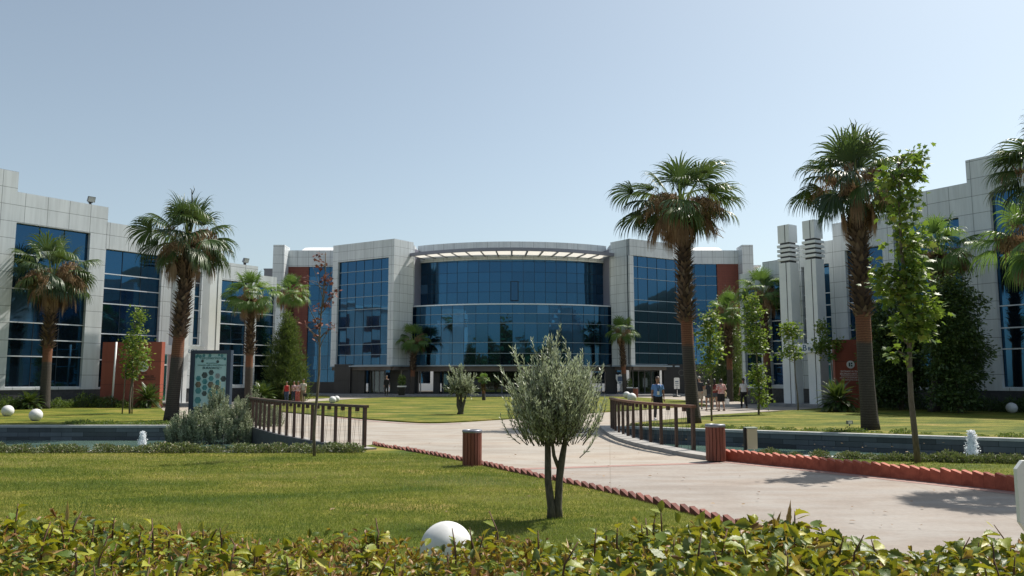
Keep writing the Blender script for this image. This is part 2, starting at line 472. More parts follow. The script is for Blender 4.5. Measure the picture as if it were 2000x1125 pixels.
M['palm_young_sunlit'] = leafmat('sunlit_young_palm_green', [(0, (0.04, 0.09, 0.02)), (0.5, (0.09, 0.17, 0.035)), (0.85, (0.17, 0.25, 0.06)), (1, (0.27, 0.33, 0.11))], 0.42, 0.3, (0.25, 0.4, 0.06), 0.5)  # yellower copy of the palm green, lightened so sunlight is in the colour
M['palmdead'] = leafmat('dead_palm_straw', [(0, (0.13, 0.075, 0.045)), (0.6, (0.29, 0.185, 0.105)), (1, (0.46, 0.33, 0.20))], 0.8, 0.2, (0.4, 0.26, 0.13))
M['olive'] = leafmat('olive_leaves', [(0, (0.085, 0.11, 0.07)), (0.3, (0.22, 0.26, 0.165)), (0.6, (0.40, 0.45, 0.31)), (1, (0.72, 0.76, 0.64))], 0.4, 0.33, (0.45, 0.52, 0.28), 0.6)
M['sage'] = leafmat('grey_green_sprigs', [(0, (0.14, 0.175, 0.10)), (0.5, (0.29, 0.335, 0.205)), (1, (0.50, 0.53, 0.37))], 0.7, 0.1)
M['plane'] = leafmat('plane_leaves', [(0, (0.035, 0.085, 0.015)), (0.4, (0.09, 0.155, 0.025)), (0.75, (0.19, 0.25, 0.045)), (1, (0.36, 0.37, 0.08))], 0.5, 0.32, (0.28, 0.42, 0.04))
M['redleaf'] = leafmat('withered_red_leaves', [(0, (0.07, 0.025, 0.02)), (0.6, (0.17, 0.055, 0.035)), (1, (0.30, 0.15, 0.10))], 0.7, 0.15, (0.3, 0.10, 0.05))
M['conifer'] = leafmat('cypress_sprays', [(0, (0.025, 0.045, 0.014)), (0.5, (0.06, 0.10, 0.026)), (1, (0.15, 0.19, 0.045))], 0.7, 0.2)
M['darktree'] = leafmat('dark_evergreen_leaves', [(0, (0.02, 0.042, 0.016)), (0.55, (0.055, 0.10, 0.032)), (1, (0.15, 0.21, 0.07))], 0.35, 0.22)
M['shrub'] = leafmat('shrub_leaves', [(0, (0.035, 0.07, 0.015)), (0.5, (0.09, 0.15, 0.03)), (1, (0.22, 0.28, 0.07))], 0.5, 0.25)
M['cover'] = leafmat('mottled_groundcover', [(0, (0.05, 0.08, 0.035)), (0.45, (0.14, 0.175, 0.075)), (0.75, (0.29, 0.27, 0.17)), (1, (0.38, 0.30, 0.24))], 0.6, 0.15)
M['cycad'] = leafmat('cycad_fronds', [(0, (0.018, 0.04, 0.012)), (0.6, (0.04, 0.08, 0.02)), (1, (0.09, 0.13, 0.03))], 0.35, 0.15)
M['grass'] = leafmat('grass_blades', [(0, (0.05, 0.095, 0.014)), (0.42, (0.14, 0.175, 0.026)), (0.75, (0.28, 0.26, 0.06)), (1, (0.44, 0.37, 0.15))], 0.7, 0.3, (0.3, 0.4, 0.05))
def hedge_leaf_mat():
    m = leafmat('hedge_leaves', [(0, (0.018, 0.045, 0.010)), (0.25, (0.05, 0.10, 0.014)), (0.45, (0.13, 0.19, 0.018)), (0.66, (0.30, 0.33, 0.024)), (0.77, (0.46, 0.42, 0.07)), (0.82, (0.15, 0.05, 0.018)), (0.92, (0.28, 0.13, 0.045)), (1, (0.46, 0.30, 0.13))], 0.45, 0.33, (0.42, 0.38, 0.02), 0.4)
    nt = m.node_tree; b = nt.nodes['Principled BSDF']
    n = noise(nt, 90, 3, 0.6); bump(nt, b, n, 0.35, 0.004)
    return m
M['hedge'] = hedge_leaf_mat()
M['twig'] = nmat('brown_twigs', (0.08, 0.04, 0.022), (0.17, 0.09, 0.05), 30, 0.8, 0.2)

# ------------------------------------------------------------------ ground, paving, lawns, ponds
def G(pts, z=0.0): return [g(x, y, z) for x, y in pts]
def struct(name, mb, m):
    o = mb.build(name, m); o['kind'] = 'structure'; return o
WATER = -0.46
deckL = G([(470, 829), (478, 832), (510, 842), (545, 852), (575, 858), (600, 863), (630, 868), (660, 873), (690, 877), (716, 881)])
deckR = G([(1412, 897), (1385, 893), (1354.6, 888), (1322, 881), (1294, 876), (1271, 870.5), (1251, 865), (1235.5, 860), (1222.6, 854.5), (1212, 849), (1203, 843), (1195, 836)])
nearL = g(560, 883.5)[1]
farL = g(300, 833)[1]
fr0, fr1 = g(1195, 834.5), g(2000, 860)
dr = ((fr1[0] - fr0[0]), (fr1[1] - fr0[1]))
frE = (fr0[0] + dr[0] * 1.9, fr0[1] + dr[1] * 1.9)
nr0, nr1 = g(1425, 889.5), g(2000, 905)
dn = ((nr1[0] - nr0[0]), (nr1[1] - nr0[1]))
nrE = (nr0[0] + dn[0] * 2.2, nr0[1] + dn[1] * 2.2)
pondL = [(-46, nearL), (deckL[-1][0] - 0.1, nearL)] + deckL[::-1][1:] + [(-46, farL)]
pondR = [deckR[0], nr0, nr1, nrE, (frE[0] + 0.5, frE[1]), fr1, fr0] + deckR[::-1][1:-1]
pondR = deckR[::1] and ([nr0, nr1, nrE, frE, fr1] + [fr0] + deckR[::-1])
mb = MB(); mb.prism([[(-600, -300), (600, -300), (600, 900), (-600, 900)]], -1.2, -1.0); struct('ground', mb, M['earth'])
mb = MB(); mb.prism([[(-160, -60), (160, -60), (160, 260), (-160, 260)], pondL, pondR], -0.99, 0.0)
pav = struct('pavement', mb, M['paving'])
mb = MB(); mb.prism([[(-47, nearL - .4), (-2, nearL - .4), (-4, farL + .4), (-47, farL + .4)]], -0.6, WATER)
mb.prism([[(2.2, 10), (27, 5), (27, 14), (8, 27), (2.2, 27)]], -0.6, WATER)
struct('water', mb, M['water'])

def strip(pts, w0, w1, z0, z1, mb):
    """band along a polyline, from w0 to w1 on its left side"""
    n = len(pts); L = []; Rr = []
    acc = 0
    for i in range(n):
        a = Vector(pts[max(i - 1, 0)]); b = Vector(pts[min(i + 1, n - 1)])
        t = (b - a).normalized(); nn = Vector((-t.y, t.x)); p = Vector(pts[i])
        L.append(p + nn * w1); Rr.append(p + nn * w0)
    for i in range(n - 1):
        ln = (Vector(pts[i + 1]) - Vector(pts[i])).length
        uv = [(acc, 0), (acc + ln, 0), (acc + ln, z1 - z0), (acc, z1 - z0)]
        a, b, c, d = Rr[i], Rr[i + 1], L[i + 1], L[i]
        mb.hexa([(p.x, p.y, z0) for p in (a, b, c, d)], [(p.x, p.y, z1) for p in (a, b, c, d)], [uv, uv, uv, uv])
        acc += ln
# pond edges: slate-faced walls under a pale coping
def pond_wall(name, line, label):
    t = thing(name, (line[0][0], line[0][1], 0), label, 'wall')
    mb = MB(); strip(line, -0.06, 0.10, -0.99, -0.035, mb); mb.build('slate_facing', M['slate'], t)
    mb = MB(); strip(line, -0.10, 0.22, -0.033, 0.045, mb); mb.build('coping', M['coping'], t)
    return t
pond_wall('pond_wall', [(-45.9, farL), (-30, farL), (-16, farL), (deckL[0][0] - .15, farL)], 'dark slate pond wall with pale coping, left of the bridge')
pond_wall('pond_wall', [fr0, fr1, frE], 'dark slate pond wall with pale coping, right of the bridge')
pond_wall('pond_wall', [(nrE[0], nrE[1] - .03), (nr1[0], nr1[1] - .03), (nr0[0], nr0[1] - .03)], 'low pond rim with pale coping beside the red brick edging')
pond_wall('pond_wall', [(deckL[-1][0] - .2, nearL - .03), (-20, nearL - .03), (-45.9, nearL - .03)], 'low near pond rim behind the row of mottled plants')

# stone kerbs under the two railings
mb = MB(); strip(deckR, -0.02, -0.0, -0.5, 0.05, mb)
kr = thing('kerb', (deckR[4][0], deckR[4][1], 0), 'curved pale stone kerb under the right railing', 'kerb')
mb = MB(); strip(deckR, 0.02, 0.42, 0.0, 0.085, mb); mb.build('kerb_stone', M['kerb'], kr)
mb = MB(); strip(deckR, -0.08, 0.02, -0.75, 0.083, mb); mb.build('edge_beam', M['plinth'], kr)
kl = thing('kerb', (deckL[4][0], deckL[4][1], 0), 'curved dark kerb under the left railing', 'kerb')
mb = MB(); strip(deckL, 0.02, 0.25, 0.0, 0.06, mb); mb.build('kerb_stone', M['kerb'], kl)
mb = MB(); strip(deckL, -0.08, 0.02, -0.75, 0.058, mb); mb.build('edge_beam', M['plinth'], kl)

# brick edging lines
zigL = G([(727, 870), (738, 874), (790, 882), (850, 893), (925, 908), (1000, 925), (1075, 941), (1150, 957), (1225, 975), (1300, 995), (1360, 1012), (1440, 1032), (1530, 1052)])
zigL.append((3.6, 5.6)); zigL.append((4.2, 3.6))
zigR = G([(1414, 900), (1500, 909), (1580, 917), (1650, 925), (1730, 933), (1850, 946), (1990, 962)])
zigR.append((9.4, 8.9)); zigR.append((13, 5))
# lawns
def lawn(name, poly, z1=0.025, z0=-0.02):
    a = sum(poly[i][0] * poly[(i + 1) % len(poly)][1] - poly[(i + 1) % len(poly)][0] * poly[i][1] for i in range(len(poly)))
    if a < 0: poly = poly[::-1]
    mb = MB(); mb.prism([poly], z0, z1); return struct(name, mb, M['lawn'])
lawn_near = [(-45, nearL - .35)] + [(-4.1, nearL - .35)] + zigL[0:] + [(4.2, -1), (-45, -1)]
lawn('lawn', lawn_near)
def sm(pts, n=4):
    """closed Catmull-Rom smoothing"""
    out = []; m = len(pts)
    for i in range(m):
        p0, p1, p2, p3 = (Vector(pts[(i + k - 1) % m]) for k in range(4))
        for k in range(n):
            t = k / n
            out.append(tuple(0.5 * ((2 * p1) + (-p0 + p2) * t + (2 * p0 - 5 * p1 + 4 * p2 - p3) * t * t + (-p0 + 3 * p1 - 3 * p2 + p3) * t ** 3)))
    return out
lawn_mid = sm(G([(508, 798), (540, 804), (606, 810), (708, 819), (782, 824.5), (840, 827), (900, 825), (980, 820), (1080, 813), (1174, 806), (1269, 800), (1339, 795), (1382, 792.5), (1339, 783), (1300, 780.5), (1245, 777), (1180, 775.5), (1000, 775.5), (850, 775.7), (778, 776.3), (708, 779), (663, 782), (618, 785), (560, 790)]), 3)
lawn('lawn', lawn_mid, 0.05)
farw = G([(313, 796), (318, 803), (338, 812), (345, 822)])
lawn('lawn', [(-45, farL + .25), (-12.6, farL + .25), (-13.2, farL + 2)] + farw[::-1] + [g(305, 793.5), (-30, 46), (-45, 46)], 0.05)
rl = G([(1232, 829), (1300, 822), (1366, 815), (1400, 811.5), (1482, 806.5), (1559, 802), (1608, 798), (1640, 796.5)])
lawn('lawn', [(fr0[0] + 1.0, fr0[1] - .25), (fr1[0] + .1, fr1[1] + .28), (frE[0], frE[1] + .25), (44, 20), (40, 34), (24, 44)] + rl[::-1], 0.05)
stripR = [(p[0] + .05, p[1] + .1) for p in zigR]
lawn('lawn', [(nr0[0] + .4, nr0[1] - .3), (nr1[0], nr1[1] - .35), (nrE[0], nrE[1] - .35), (26, 5)] + stripR[::-1])
lawn('lawn', sm(G([(470, 783), (540, 780.2), (600, 779.2), (643, 777.5), (630, 773), (560, 771.2), (480, 772)]), 3), 0.05)
lawn('lawn', sm(G([(1392, 774), (1440, 784), (1490, 788), (1546, 790), (1530, 780), (1470, 772.5), (1410, 771.5)]), 3), 0.05)

M['brick_dark'] = nmat('dark_edging_brick', (0.10, 0.03, 0.022), (0.22, 0.075, 0.055), 5, 0.85, 0.3, 0.01, lo=.38, hi=.62)  # darker, browner brick for the left edging
def brick_edge(name, line, step, h, drop, w, label, side, mat='brick'):
    """saw-tooth row of bricks along a polyline"""
    pts = [Vector(p) for p in line]; seg = []; tot = 0
    for a, b in zip(pts, pts[1:]): seg.append((tot, a, b)); tot += (b - a).length
    def pos(s):
        for s0, a, b in seg[::-1]:
            if s >= s0: return a + (b - a) * ((s - s0) / (b - a).length), (b - a).normalized()
        return pts[0], (pts[1] - pts[0]).normalized()
    mb = MB(); n = int(tot / step); rg = random.Random(3)
    for i in range(n):
        p, d = pos(i * step); q, _ = pos(i * step + step * 0.985)
        nn = Vector((-d.y, d.x)) * side; hh = h + rg.uniform(-.014, .012)
        a, b = p, q; c, e = q + nn * w, p + nn * w
        base = [a, b, c, e] if side > 0 else [e, c, b, a]
        zt = {0: hh, 1: hh - drop, 2: hh - drop, 3: hh} if side > 0 else {0: hh, 1: hh - drop, 2: hh - drop, 3: hh}
        mb.hexa([(v.x, v.y, -0.02) for v in base], [(v.x, v.y, zt[k]) for k, v in enumerate(base)])
    tag(mb.build(name, M[mat], loc=(pts[0].x, pts[0].y, 0)), label, 'edging')
brick_edge('brick_edging', zigL, 0.205, 0.105, 0.072, 0.07, 'dark red saw-tooth brick edging along the near lawn', 1, 'brick_dark')
brick_edge('brick_edging', zigR, 0.165, 0.235, 0.05, 0.11, 'orange-red saw-tooth brick edging beside the pond', 1)
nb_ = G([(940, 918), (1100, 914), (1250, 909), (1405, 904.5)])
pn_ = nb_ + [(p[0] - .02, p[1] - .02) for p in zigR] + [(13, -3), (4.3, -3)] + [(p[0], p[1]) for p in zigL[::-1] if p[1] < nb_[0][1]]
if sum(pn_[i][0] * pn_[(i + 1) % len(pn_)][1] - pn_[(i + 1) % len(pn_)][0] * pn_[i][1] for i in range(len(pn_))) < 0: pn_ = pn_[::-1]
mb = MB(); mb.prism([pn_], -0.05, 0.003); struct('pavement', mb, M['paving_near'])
# pink brick bands laid in the paving
def band(pts, w0, w1):
    mb = MB(); n = len(pts); acc = 0; L = []; Q = []
    for i in range(n):
        a = Vector(pts[max(i - 1, 0)]); b = Vector(pts[min(i + 1, n - 1)]); t = (b - a).normalized(); nn = Vector((-t.y, t.x))
        L.append(Vector(pts[i]) + nn * w1); Q.append(Vector(pts[i]) + nn * w0)
    for i in range(n - 1):
        ln = (L[i + 1] - L[i]).length
        mb.quad((Q[i].x, Q[i].y, .007), (Q[i + 1].x, Q[i + 1].y, .007), (L[i + 1].x, L[i + 1].y, .007), (L[i].x, L[i].y, .007), [(0, acc), (0, acc + ln), (w1 - w0, acc + ln), (w1 - w0, acc)])
        acc += ln
    struct('pavement', mb, M['pinkbrick'])
band(zigR, -0.30, 0.0)
band(G([(945, 919), (1100, 914), (1250, 909), (1405, 904.5)]), -0.12, 0.12)
band(G([(655, 815), (708, 821), (782, 827), (840, 829.5), (900, 827.5)]), -0.12, 0.08)

# ------------------------------------------------------------------ facade construction kit
class Face:
    """vertical facade plane from p to q (left to right as the viewer sees it); y runs inward"""
    def __init__(s, p, q):
        s.p = Vector((p[0], p[1])); s.q = Vector((q[0], q[1])); s.d = (s.q - s.p).normalized(); s.L = (s.q - s.p).length
        s.n = Vector((-s.d.y, s.d.x)); s.acc = 0
    def P(s, u, y, z):
        v = s.p + s.d * u + s.n * y; return (v.x, v.y, z)
    def hit(s, px, py, y=0.0):
        r = ray(px, py); o = s.p + s.n * y
        den = r[0] * s.n.x + r[1] * s.n.y
        t = (o.x * s.n.x + o.y * s.n.y) / den
        X, Y, Z = r[0] * t, r[1] * t, EYE + r[2] * t
        return ((X - s.p.x) * s.d.x + (Y - s.p.y) * s.d.y, Z)
    def normal(s, u): return s.n
class Arc(Face):
    """convex bulge between p and q with sagitta h"""
    def __init__(s, p, q, h):
        Face.__init__(s, p, q); s.c2 = s.L / 2; s.R = (s.c2 ** 2 + h * h) / (2 * h); s.h = h
        s.al = math.asin(min(1, s.c2 / s.R)); s.LL = 2 * s.al * s.R
    def P(s, u, y, z):
        a = -s.al + u / s.R
        r = s.R - y
        xx = s.c2 + r * math.sin(a); yy = -(r * math.cos(a) - (s.R - s.h))
        v = s.p + s.d * xx + s.n * yy; return (v.x, v.y, z)
    def segs(s, u0, u1): return max(1, int(abs(u1 - u0) / 0.85))
def fbox(mb, F, u0, u1, y0, y1, z0, z1):
    k = F.segs(u0, u1) if isinstance(F, Arc) else 1
    for i in range(k):
        a = u0 + (u1 - u0) * i / k; b = u0 + (u1 - u0) * (i + 1) / k
        h = [[a + .37, z0], [b + .37, z0], [b + .37, z1], [a + .37, z1]]; e = [[a + y0, z0], [a + y1, z0], [a + y1, z1], [a + y0, z1]]
        mb.hexa([F.P(a, y0, z0), F.P(b, y0, z0), F.P(b, y1, z0), F.P(a, y1, z0)], [F.P(a, y0, z1), F.P(b, y0, z1), F.P(b, y1, z1), F.P(a, y1, z1)],
                [h, [[b + y0, z0], [b + y1, z0], [b + y1, z1], [b + y0, z1]], [[b, z0], [a, z0], [a, z1], [b, z1]], [[a + y1, z0], [a + y0, z0], [a + y0, z1], [a + y1, z1]]])
wrg = random.Random(11)
def window(parent, F, u0, u1, z0, z1, y, bars, pitch=1.2, glass='glass', tilt=0.0035, barw=0.06, name='window', gridz=None, mw=0.035):
    """glass panes (each very slightly out of plane, as real ones are), dark mullions, silver bars"""
    mb = MB(); n = max(1, round((u1 - u0) / pitch)); du = (u1 - u0) / n
    zs = sorted(set([z0] + [b for b in (gridz or bars) if z0 < b < z1] + [z1]))
    for i in range(n):
        for j in range(len(zs) - 1):
            a, b = u0 + i * du, u0 + (i + 1) * du; c, d = zs[j], zs[j + 1]
            mb.a = min(1, max(.01, wrg.gauss(.52, .12))) if wrg.random() > .012 else 1.0
            ta = wrg.gauss(0, tilt) * (b - a) / 2; tb = wrg.gauss(0, tilt) * (d - c) / 2
            mb.quad(F.P(a, y + ta + tb, c), F.P(b, y - ta + tb, c), F.P(b, y - ta - tb, d), F.P(a, y + ta - tb, d), [(a, c), (b, c), (b, d), (a, d)])
    w = mb.build(name, M[glass], parent)
    mb = MB()
    for i in range(n + 1):
        u = u0 + i * du; h = mw / 2
        fbox(mb, F, u - h, u + h, y - 0.03, y + 0.12, z0, z1)
    if gridz:
        for z in gridz:
            if z0 < z < z1 and all(abs(z - b) > .1 for b in bars): fbox(mb, F, u0, u1, y - 0.022, y + 0.05, z - .015, z + .015)
    mb.build('mullions', M['frame'], w, world=True)
    for z in bars:
        if z0 - .05 <= z <= z1 + .05:
            mb = MB(); fbox(mb, F, u0, u1, y - 0.09, y + 0.02, z - barw / 2, z + barw / 2); mb.build('glazing_bar', M['bar' if barw >= .06 else 'bar_dim'], w)
    return w
def text(parent, s, F, u, z, y, size, mat, name='lettering', align='CENTER', ext=0.008):
    cu = bpy.data.curves.new(name, 'FONT'); cu.body = s; cu.size = size; cu.align_x = align; cu.align_y = 'CENTER'; cu.extrude = ext
    o = bpy.data.objects.new(name, cu)
    dg = bpy.context.evaluated_depsgraph_get()
    col.objects.link(o); me = bpy.data.meshes.new_from_object(o.evaluated_get(bpy.context.evaluated_depsgraph_get()))
    bpy.data.objects.remove(o); me.materials.clear(); me.materials.append(mat); me.name = name
    o = link_mesh(name, me, parent)
    p = Vector(F.P(u, y, z)); off = Vector((0, 0, 0)); q = parent
    while q is not None: off += Vector(q.location); q = q.parent
    o.location = p - off
    o.rotation_euler = (PI / 2, 0, math.atan2(F.d.y, F.d.x))
    return o
def panel_box(mb, F, u0, u1, y0, y1, z0, z1): fbox(mb, F, u0, u1, y0, y1, z0, z1)

# ------------------------------------------------------------------ the two office wings
dL = Vector((0.6, 0.8)); nL = Vector((0.8, -0.6)); cL = -48.3
dR = Vector((0.56, -0.8285)); nR = Vector((-0.8285, -0.56)); cR = -43.5   # dR runs towards the camera
FL = Face(nL * cL + dL * 0, nL * cL + dL * 60)
FR = Face(nR * cR - dR * 60, nR * cR)
def solve_s(F, px, py): return F.hit(px, py)[0]

def rings_column(parent_mb_white, mb_dark, mb_groove, F, u, y, w, z0, zb, zt, h):
    """square pillar with a dark groove, a stack of five white rings and a plain head block"""
    fbox(parent_mb_white, F, u - w / 2, u + w / 2, y - w / 2, y + w / 2, z0, zb)
    fbox(mb_groove, F, u + w * 0.12, u + w * 0.17, y - w / 2 - .012, y - w / 2 + .01, z0, zb)
    fbox(mb_dark, F, u - w * .40, u + w * .40, y - w * .40, y + w * .40, zb, zt)
    n = 4; s = (zt - zb) / (n + 0.5)
    for i in range(n):
        a = zb + s * (i + .45)
        fbox(parent_mb_white, F, u - w * .56, u + w * .56, y - w * .56, y + w * .56, a, a + s * .58)
    fbox(parent_mb_white, F, u - w / 2, u + w / 2, y - w / 2, y + w / 2, zt, h)
    fbox(mb_groove, F, u + w * 0.12, u + w * 0.17, y - w / 2 - .012, y - w / 2 + .01, zt, h)

def wing(name, F, blocks, label, plinth_z=1.05):
    """blocks: (u0, u1, ztop, [(window u0, u1, z0, z1, bars)])"""
    u_all = [b[0] for b in blocks] + [b[1] for b in blocks]
    um = sum(u_all) / len(u_all)
    c = F.P(um, 4, 0)
    T = thing(name, c, label, 'building')
    wall = MB(); pl = MB(); body = MB(); roof = MB()
    for (u0, u1, zt, wins) in blocks:
        wins = sorted(wins)
        cur = u0; rec = 0.28
        for (a, b, z0, z1, bars) in wins:
            if a > cur: fbox(wall, F, cur, a, 0, 0.5, plinth_z, zt)
            fbox(wall, F, a, b, 0, 0.5, z1, zt)
            if z0 > plinth_z + .05: fbox(wall, F, a, b, 0, 0.5, plinth_z, z0)
            cur = b
        if cur < u1: fbox(wall, F, cur, u1, 0, 0.5, plinth_z, zt)
        fbox(pl, F, u0, u1, 0.05, 0.5, -0.02, plinth_z)
        fbox(body, F, u0 + .003, u1 - .003, 0.5, 12, 0, zt - .5)
        fbox(wall, F, u0, u1, 11.9, 12.3, 0, zt)
    # end returns of the step in roof height
    wall.build('wall', M['panel'], T); pl.build('plinth', M['plinth'], T); body.build('inner_block', M['panel_back'], T)
    for (u0, u1, zt, wins) in blocks:
        for (a, b, z0, z1, bars) in wins: window(T, F, a, b, z0, z1, 0.3, bars)
    return T

def S(F, px, py): return F.hit(px, py)[0]
def Z(F, px, py, y=0.0): return F.hit(px, py, y)[1]
B1 = [1.2, 2.93, 3.87, 4.8, 6.7, 8.6]
# left wing, from the frame edge towards the central building
l1 = S(FL, 37, 340); l2 = S(FL, 212, 405); l3 = S(FL, 322, 480); l4 = S(FL, 432, 512); l5 = S(FL, 504, 530); l6 = S(FL, 541, 545)
zl = [Z(FL, 37, 336), Z(FL, 37, 375), Z(FL, 234, 437.5), 0, Z(FL, 470, 516), Z(FL, 520, 539)]
zl[3] = Z(FL, 425, 495)
w2a, w2b = S(FL, 32, 440), S(FL, 177, 455); w2t = Z(FL, 100, 444)
w3a, w3b = S(FL, 206, 485), S(FL, 317, 520); w3t = Z(FL, 207, 485.5)
w4a, w4b = S(FL, 431, 550), S(FL, 486, 560); w4t = Z(FL, 433, 546)
w5a, w5b = S(FL, 502, 560), S(FL, 540, 562); w5t = Z(FL, 515, 561)
bars2 = [Z(FL, 30, y, .3) for y in (756.5, 695.5, 662.5, 629, 563, 495)]
bars3 = [Z(FL, 206, y, .3) for y in (757, 703, 652, 593, 563, 534.5)]
bars4 = [Z(FL, 432, y, .3) for y in (752, 713.5, 692, 671, 632, 608, 587)]
blocksL = [
    (l1 - 14, l1, zl[0], [(l1 - 12, l1 - 7, bars2[0], w2t + .9, bars2), (l1 - 5.6, l1 - 1.3, bars2[0], w2t + .9, bars2)]),
    (l1, l2, zl[1], [(w2a, w2b, bars2[0], w2t, bars2)]),
    (l2, l3, zl[2], [(w3a, w3b, bars3[0], w3t, bars3)]),
    (l3, l4, zl[3], [(S(FL, 341, 560), S(FL, 362, 560), 3.9, w3t - .6, bars3), (S(FL, 381, 560), S(FL, 394, 560), 3.9, w3t - .75, bars3)]),
    (l4, l5, zl[4], [(w4a, w4b, bars4[0], w4t, bars4)]),
    (l5, l6, zl[5], [(w5a, w5b, bars4[0], w5t, bars4)]),
]
wingL = wing('office_wing', FL, blocksL, 'white panelled office wing with stepped roofline and blue glass on the left, sunlit')
# right wing
r0 = S(FR, 1444, 540); r1 = S(FR, 1489, 520); r2 = S(FR, 1556, 500); r3 = S(FR, 1626, 460); r4 = S(FR, 1735, 430); r5 = S(FR, 1888, 357)
zr = [Z(FR, 1470, 532), Z(FR, 1510, 509), Z(FR, 1612, 471), Z(FR, 1627, 437), Z(FR, 1888, 357), Z(FR, 1888, 313)]
rb = [Z(FR, 1500, y, .3) for y in (752, 711, 690, 667, 628, 606, 584)]
rb3 = [Z(FR, 1660, y, .3) for y in (757, 645, 592, 566, 538)]
rb4 = [Z(FR, 1890, y, .3) for y in (757, 683, 641, 602)]
rb5 = [Z(FR, 1955, y, .3) for y in (757, 682, 641, 598)]
blocksR = [
    (r0, r1, zr[0], [(S(FR, 1452, 600), S(FR, 1484, 600), rb[0], Z(FR, 1480, 562), rb)]),
    (r1, r2, zr[1], [(S(FR, 1500, 560), S(FR, 1535, 560), rb[0], Z(FR, 1510, 546), rb)]),
    (r2, r3, zr[2], [(S(FR, 1566, 560), S(FR, 1579, 560), 3.7, Z(FR, 1572, 521), rb), (S(FR, 1596, 560), S(FR, 1628, 560) - .25, 3.7, Z(FR, 1617, 514), rb)]),
    (r3, r4, zr[3], [(S(FR, 1653, 560), S(FR, 1726, 540), rb3[0], Z(FR, 1655, 489), rb3)]),
    (r4, r5, zr[4], [(S(FR, 1745, 470), S(FR, 1893, 430) - .55, rb4[0], Z(FR, 1880, 423), rb4)]),
    (r5, r5 + 16, zr[5], [(S(FR, 1938, 470), S(FR, 1938, 470) + 5.2, rb5[0], Z(FR, 1950, 372), rb5), (S(FR, 1938, 470) + 6.8, S(FR, 1938, 470) + 12, rb5[0], Z(FR, 1950, 372), rb5)]),
]
wingR = wing('office_wing', FR, blocksR, 'white panelled office wing with stepped roofline and blue glass on the right, in shade')

def portico(T, F, cols, base_y, z0, zb, zt, h, lintel, letter, rest, door):
    for (u, yy, wd) in cols:
        w = MB(); d = MB(); gr = MB(); rings_column(w, d, gr, F, u, yy, wd, z0, zb, zt, h)
        cc = w.build('column', M['panel_plain'], T); d.build('ring_core', M['plinth'], cc); gr.build('groove', M['black'], cc)
    (a, b, y0, za, zb2) = lintel
    mb = MB(); fbox(mb, F, a, b, y0, y0 + .3, za, zb2); li = mb.build('lintel_sign', M['panel_plain'], T)
    text(li, letter, F, rest[0], (za + zb2) / 2, y0 - .01, (zb2 - za) * .98, M['signblue'], align='LEFT', ext=.01)
    text(li, 'BLOK', F, rest[1], za + (zb2 - za) * .40, y0 - .01, (zb2 - za) * .55, M['signblue'], align='LEFT', ext=.01)
    mb = MB(); fbox(mb, F, cols[0][0] - 1.2, cols[1][0] + 1.2, -2.9, 0.04, 0.0, z0); mb.build('entrance_step', M['step'], T)
    if door:
        a, b = door
        dm = MB(); fbox(dm, F, a, b, -.02, .02, .2, 3.35); dd = dm.build('glass_door', M['glass_teal'], T)
        fm = MB()
        for u in (a, (a + b) / 2, b): fbox(fm, F, u - .06, u + .06, -.08, -.02, .2, 3.35)
        for z in (.25, 2.55, 3.33): fbox(fm, F, a + .06, b - .06, -.075, -.02, z - .05, z + .05)
        fm.build('door_frame', M['white'], dd)
M['signblue'] = plain('blue_sign_letters', (0.02, 0.10, 0.20), 0.5)
yP = -1.6
uL1 = FL.hit(413, 600, yP)[0]; uL2 = FL.hit(352, 600, yP)[0]
portico(wingL, FL, [(uL2, yP, .84), (uL1, yP, .84)], yP, 0.18, Z(FL, 413, 517, yP - .5), Z(FL, 413, 487, yP - .5), Z(FL, 413, 462, yP - .5),
        (uL2 - 1.6, uL1 - .3, yP - .1, Z(FL, 360, 693, yP), Z(FL, 360, 675, yP)), 'A', (FL.hit(352.5, 684, yP)[0], FL.hit(361, 684, yP)[0]), (S(FL, 313, 740), S(FL, 338, 740)))
yQ = -1.7
uR1 = FR.hit(1545, 640, yQ)[0]; uR2 = FR.hit(1595, 640, yQ)[0]
portico(wingR, FR, [(uR1, yQ, .82), (uR2, yQ, .82)], yQ, 0.18, Z(FR, 1545, 511, yQ - .5), Z(FR, 1545, 471, yQ - .5), Z(FR, 1545, 436, yQ - .5),
        (uR1 + .3, uR2 + 1.7, yQ - .55, Z(FR, 1572, 689.5, yQ), Z(FR, 1572, 672, yQ)), 'B', (FR.hit(1568.5, 681, yQ - .5)[0], FR.hit(1579, 681, yQ - .5)[0]), (S(FR, 1614, 740), S(FR, 1640, 740)))

# roof floodlights
def floodlight(p, rz, tilt, label, s=1.0):
    t = thing('floodlight', p, label, 'floodlight', 'floodlights on the roofs', rz)
    mb = MB(); mb.box((0, 0, .10 * s), (.12 * s, .2 * s, .2 * s)); mb.box((0, 0, .25 * s), (.34 * s, .04 * s, .12 * s))
    mb.build('bracket', M['black'], t, world=False)
    mb = MB(); mb.hexa([(-.27 * s, -.14 * s, .22 * s), (.27 * s, -.14 * s, .22 * s), (.22 * s, .12 * s, .3 * s), (-.22 * s, .12 * s, .3 * s)], [(-.27 * s, -.28 * s, .62 * s), (.27 * s, -.28 * s, .62 * s), (.2 * s, -.02 * s, .66 * s), (-.2 * s, -.02 * s, .66 * s)])
    hd = mb.build('lamp_head', M['steel'], t, world=False)
    mb = MB(); mb.quad((-.23 * s, -.165 * s, .25 * s), (.23 * s, -.165 * s, .25 * s), (.23 * s, -.285 * s, .58 * s), (-.23 * s, -.285 * s, .58 * s))
    mb.build('lamp_glass', plain('lamp_glass', (.5, .52, .55), .2), hd, world=False)
uf, zf = FL.hit(180, 398); floodlight(FL.P(uf, .25, zl[1] - .01), R(50), 0, 'dark floodlight on the roof edge of the near left wing block', .8)
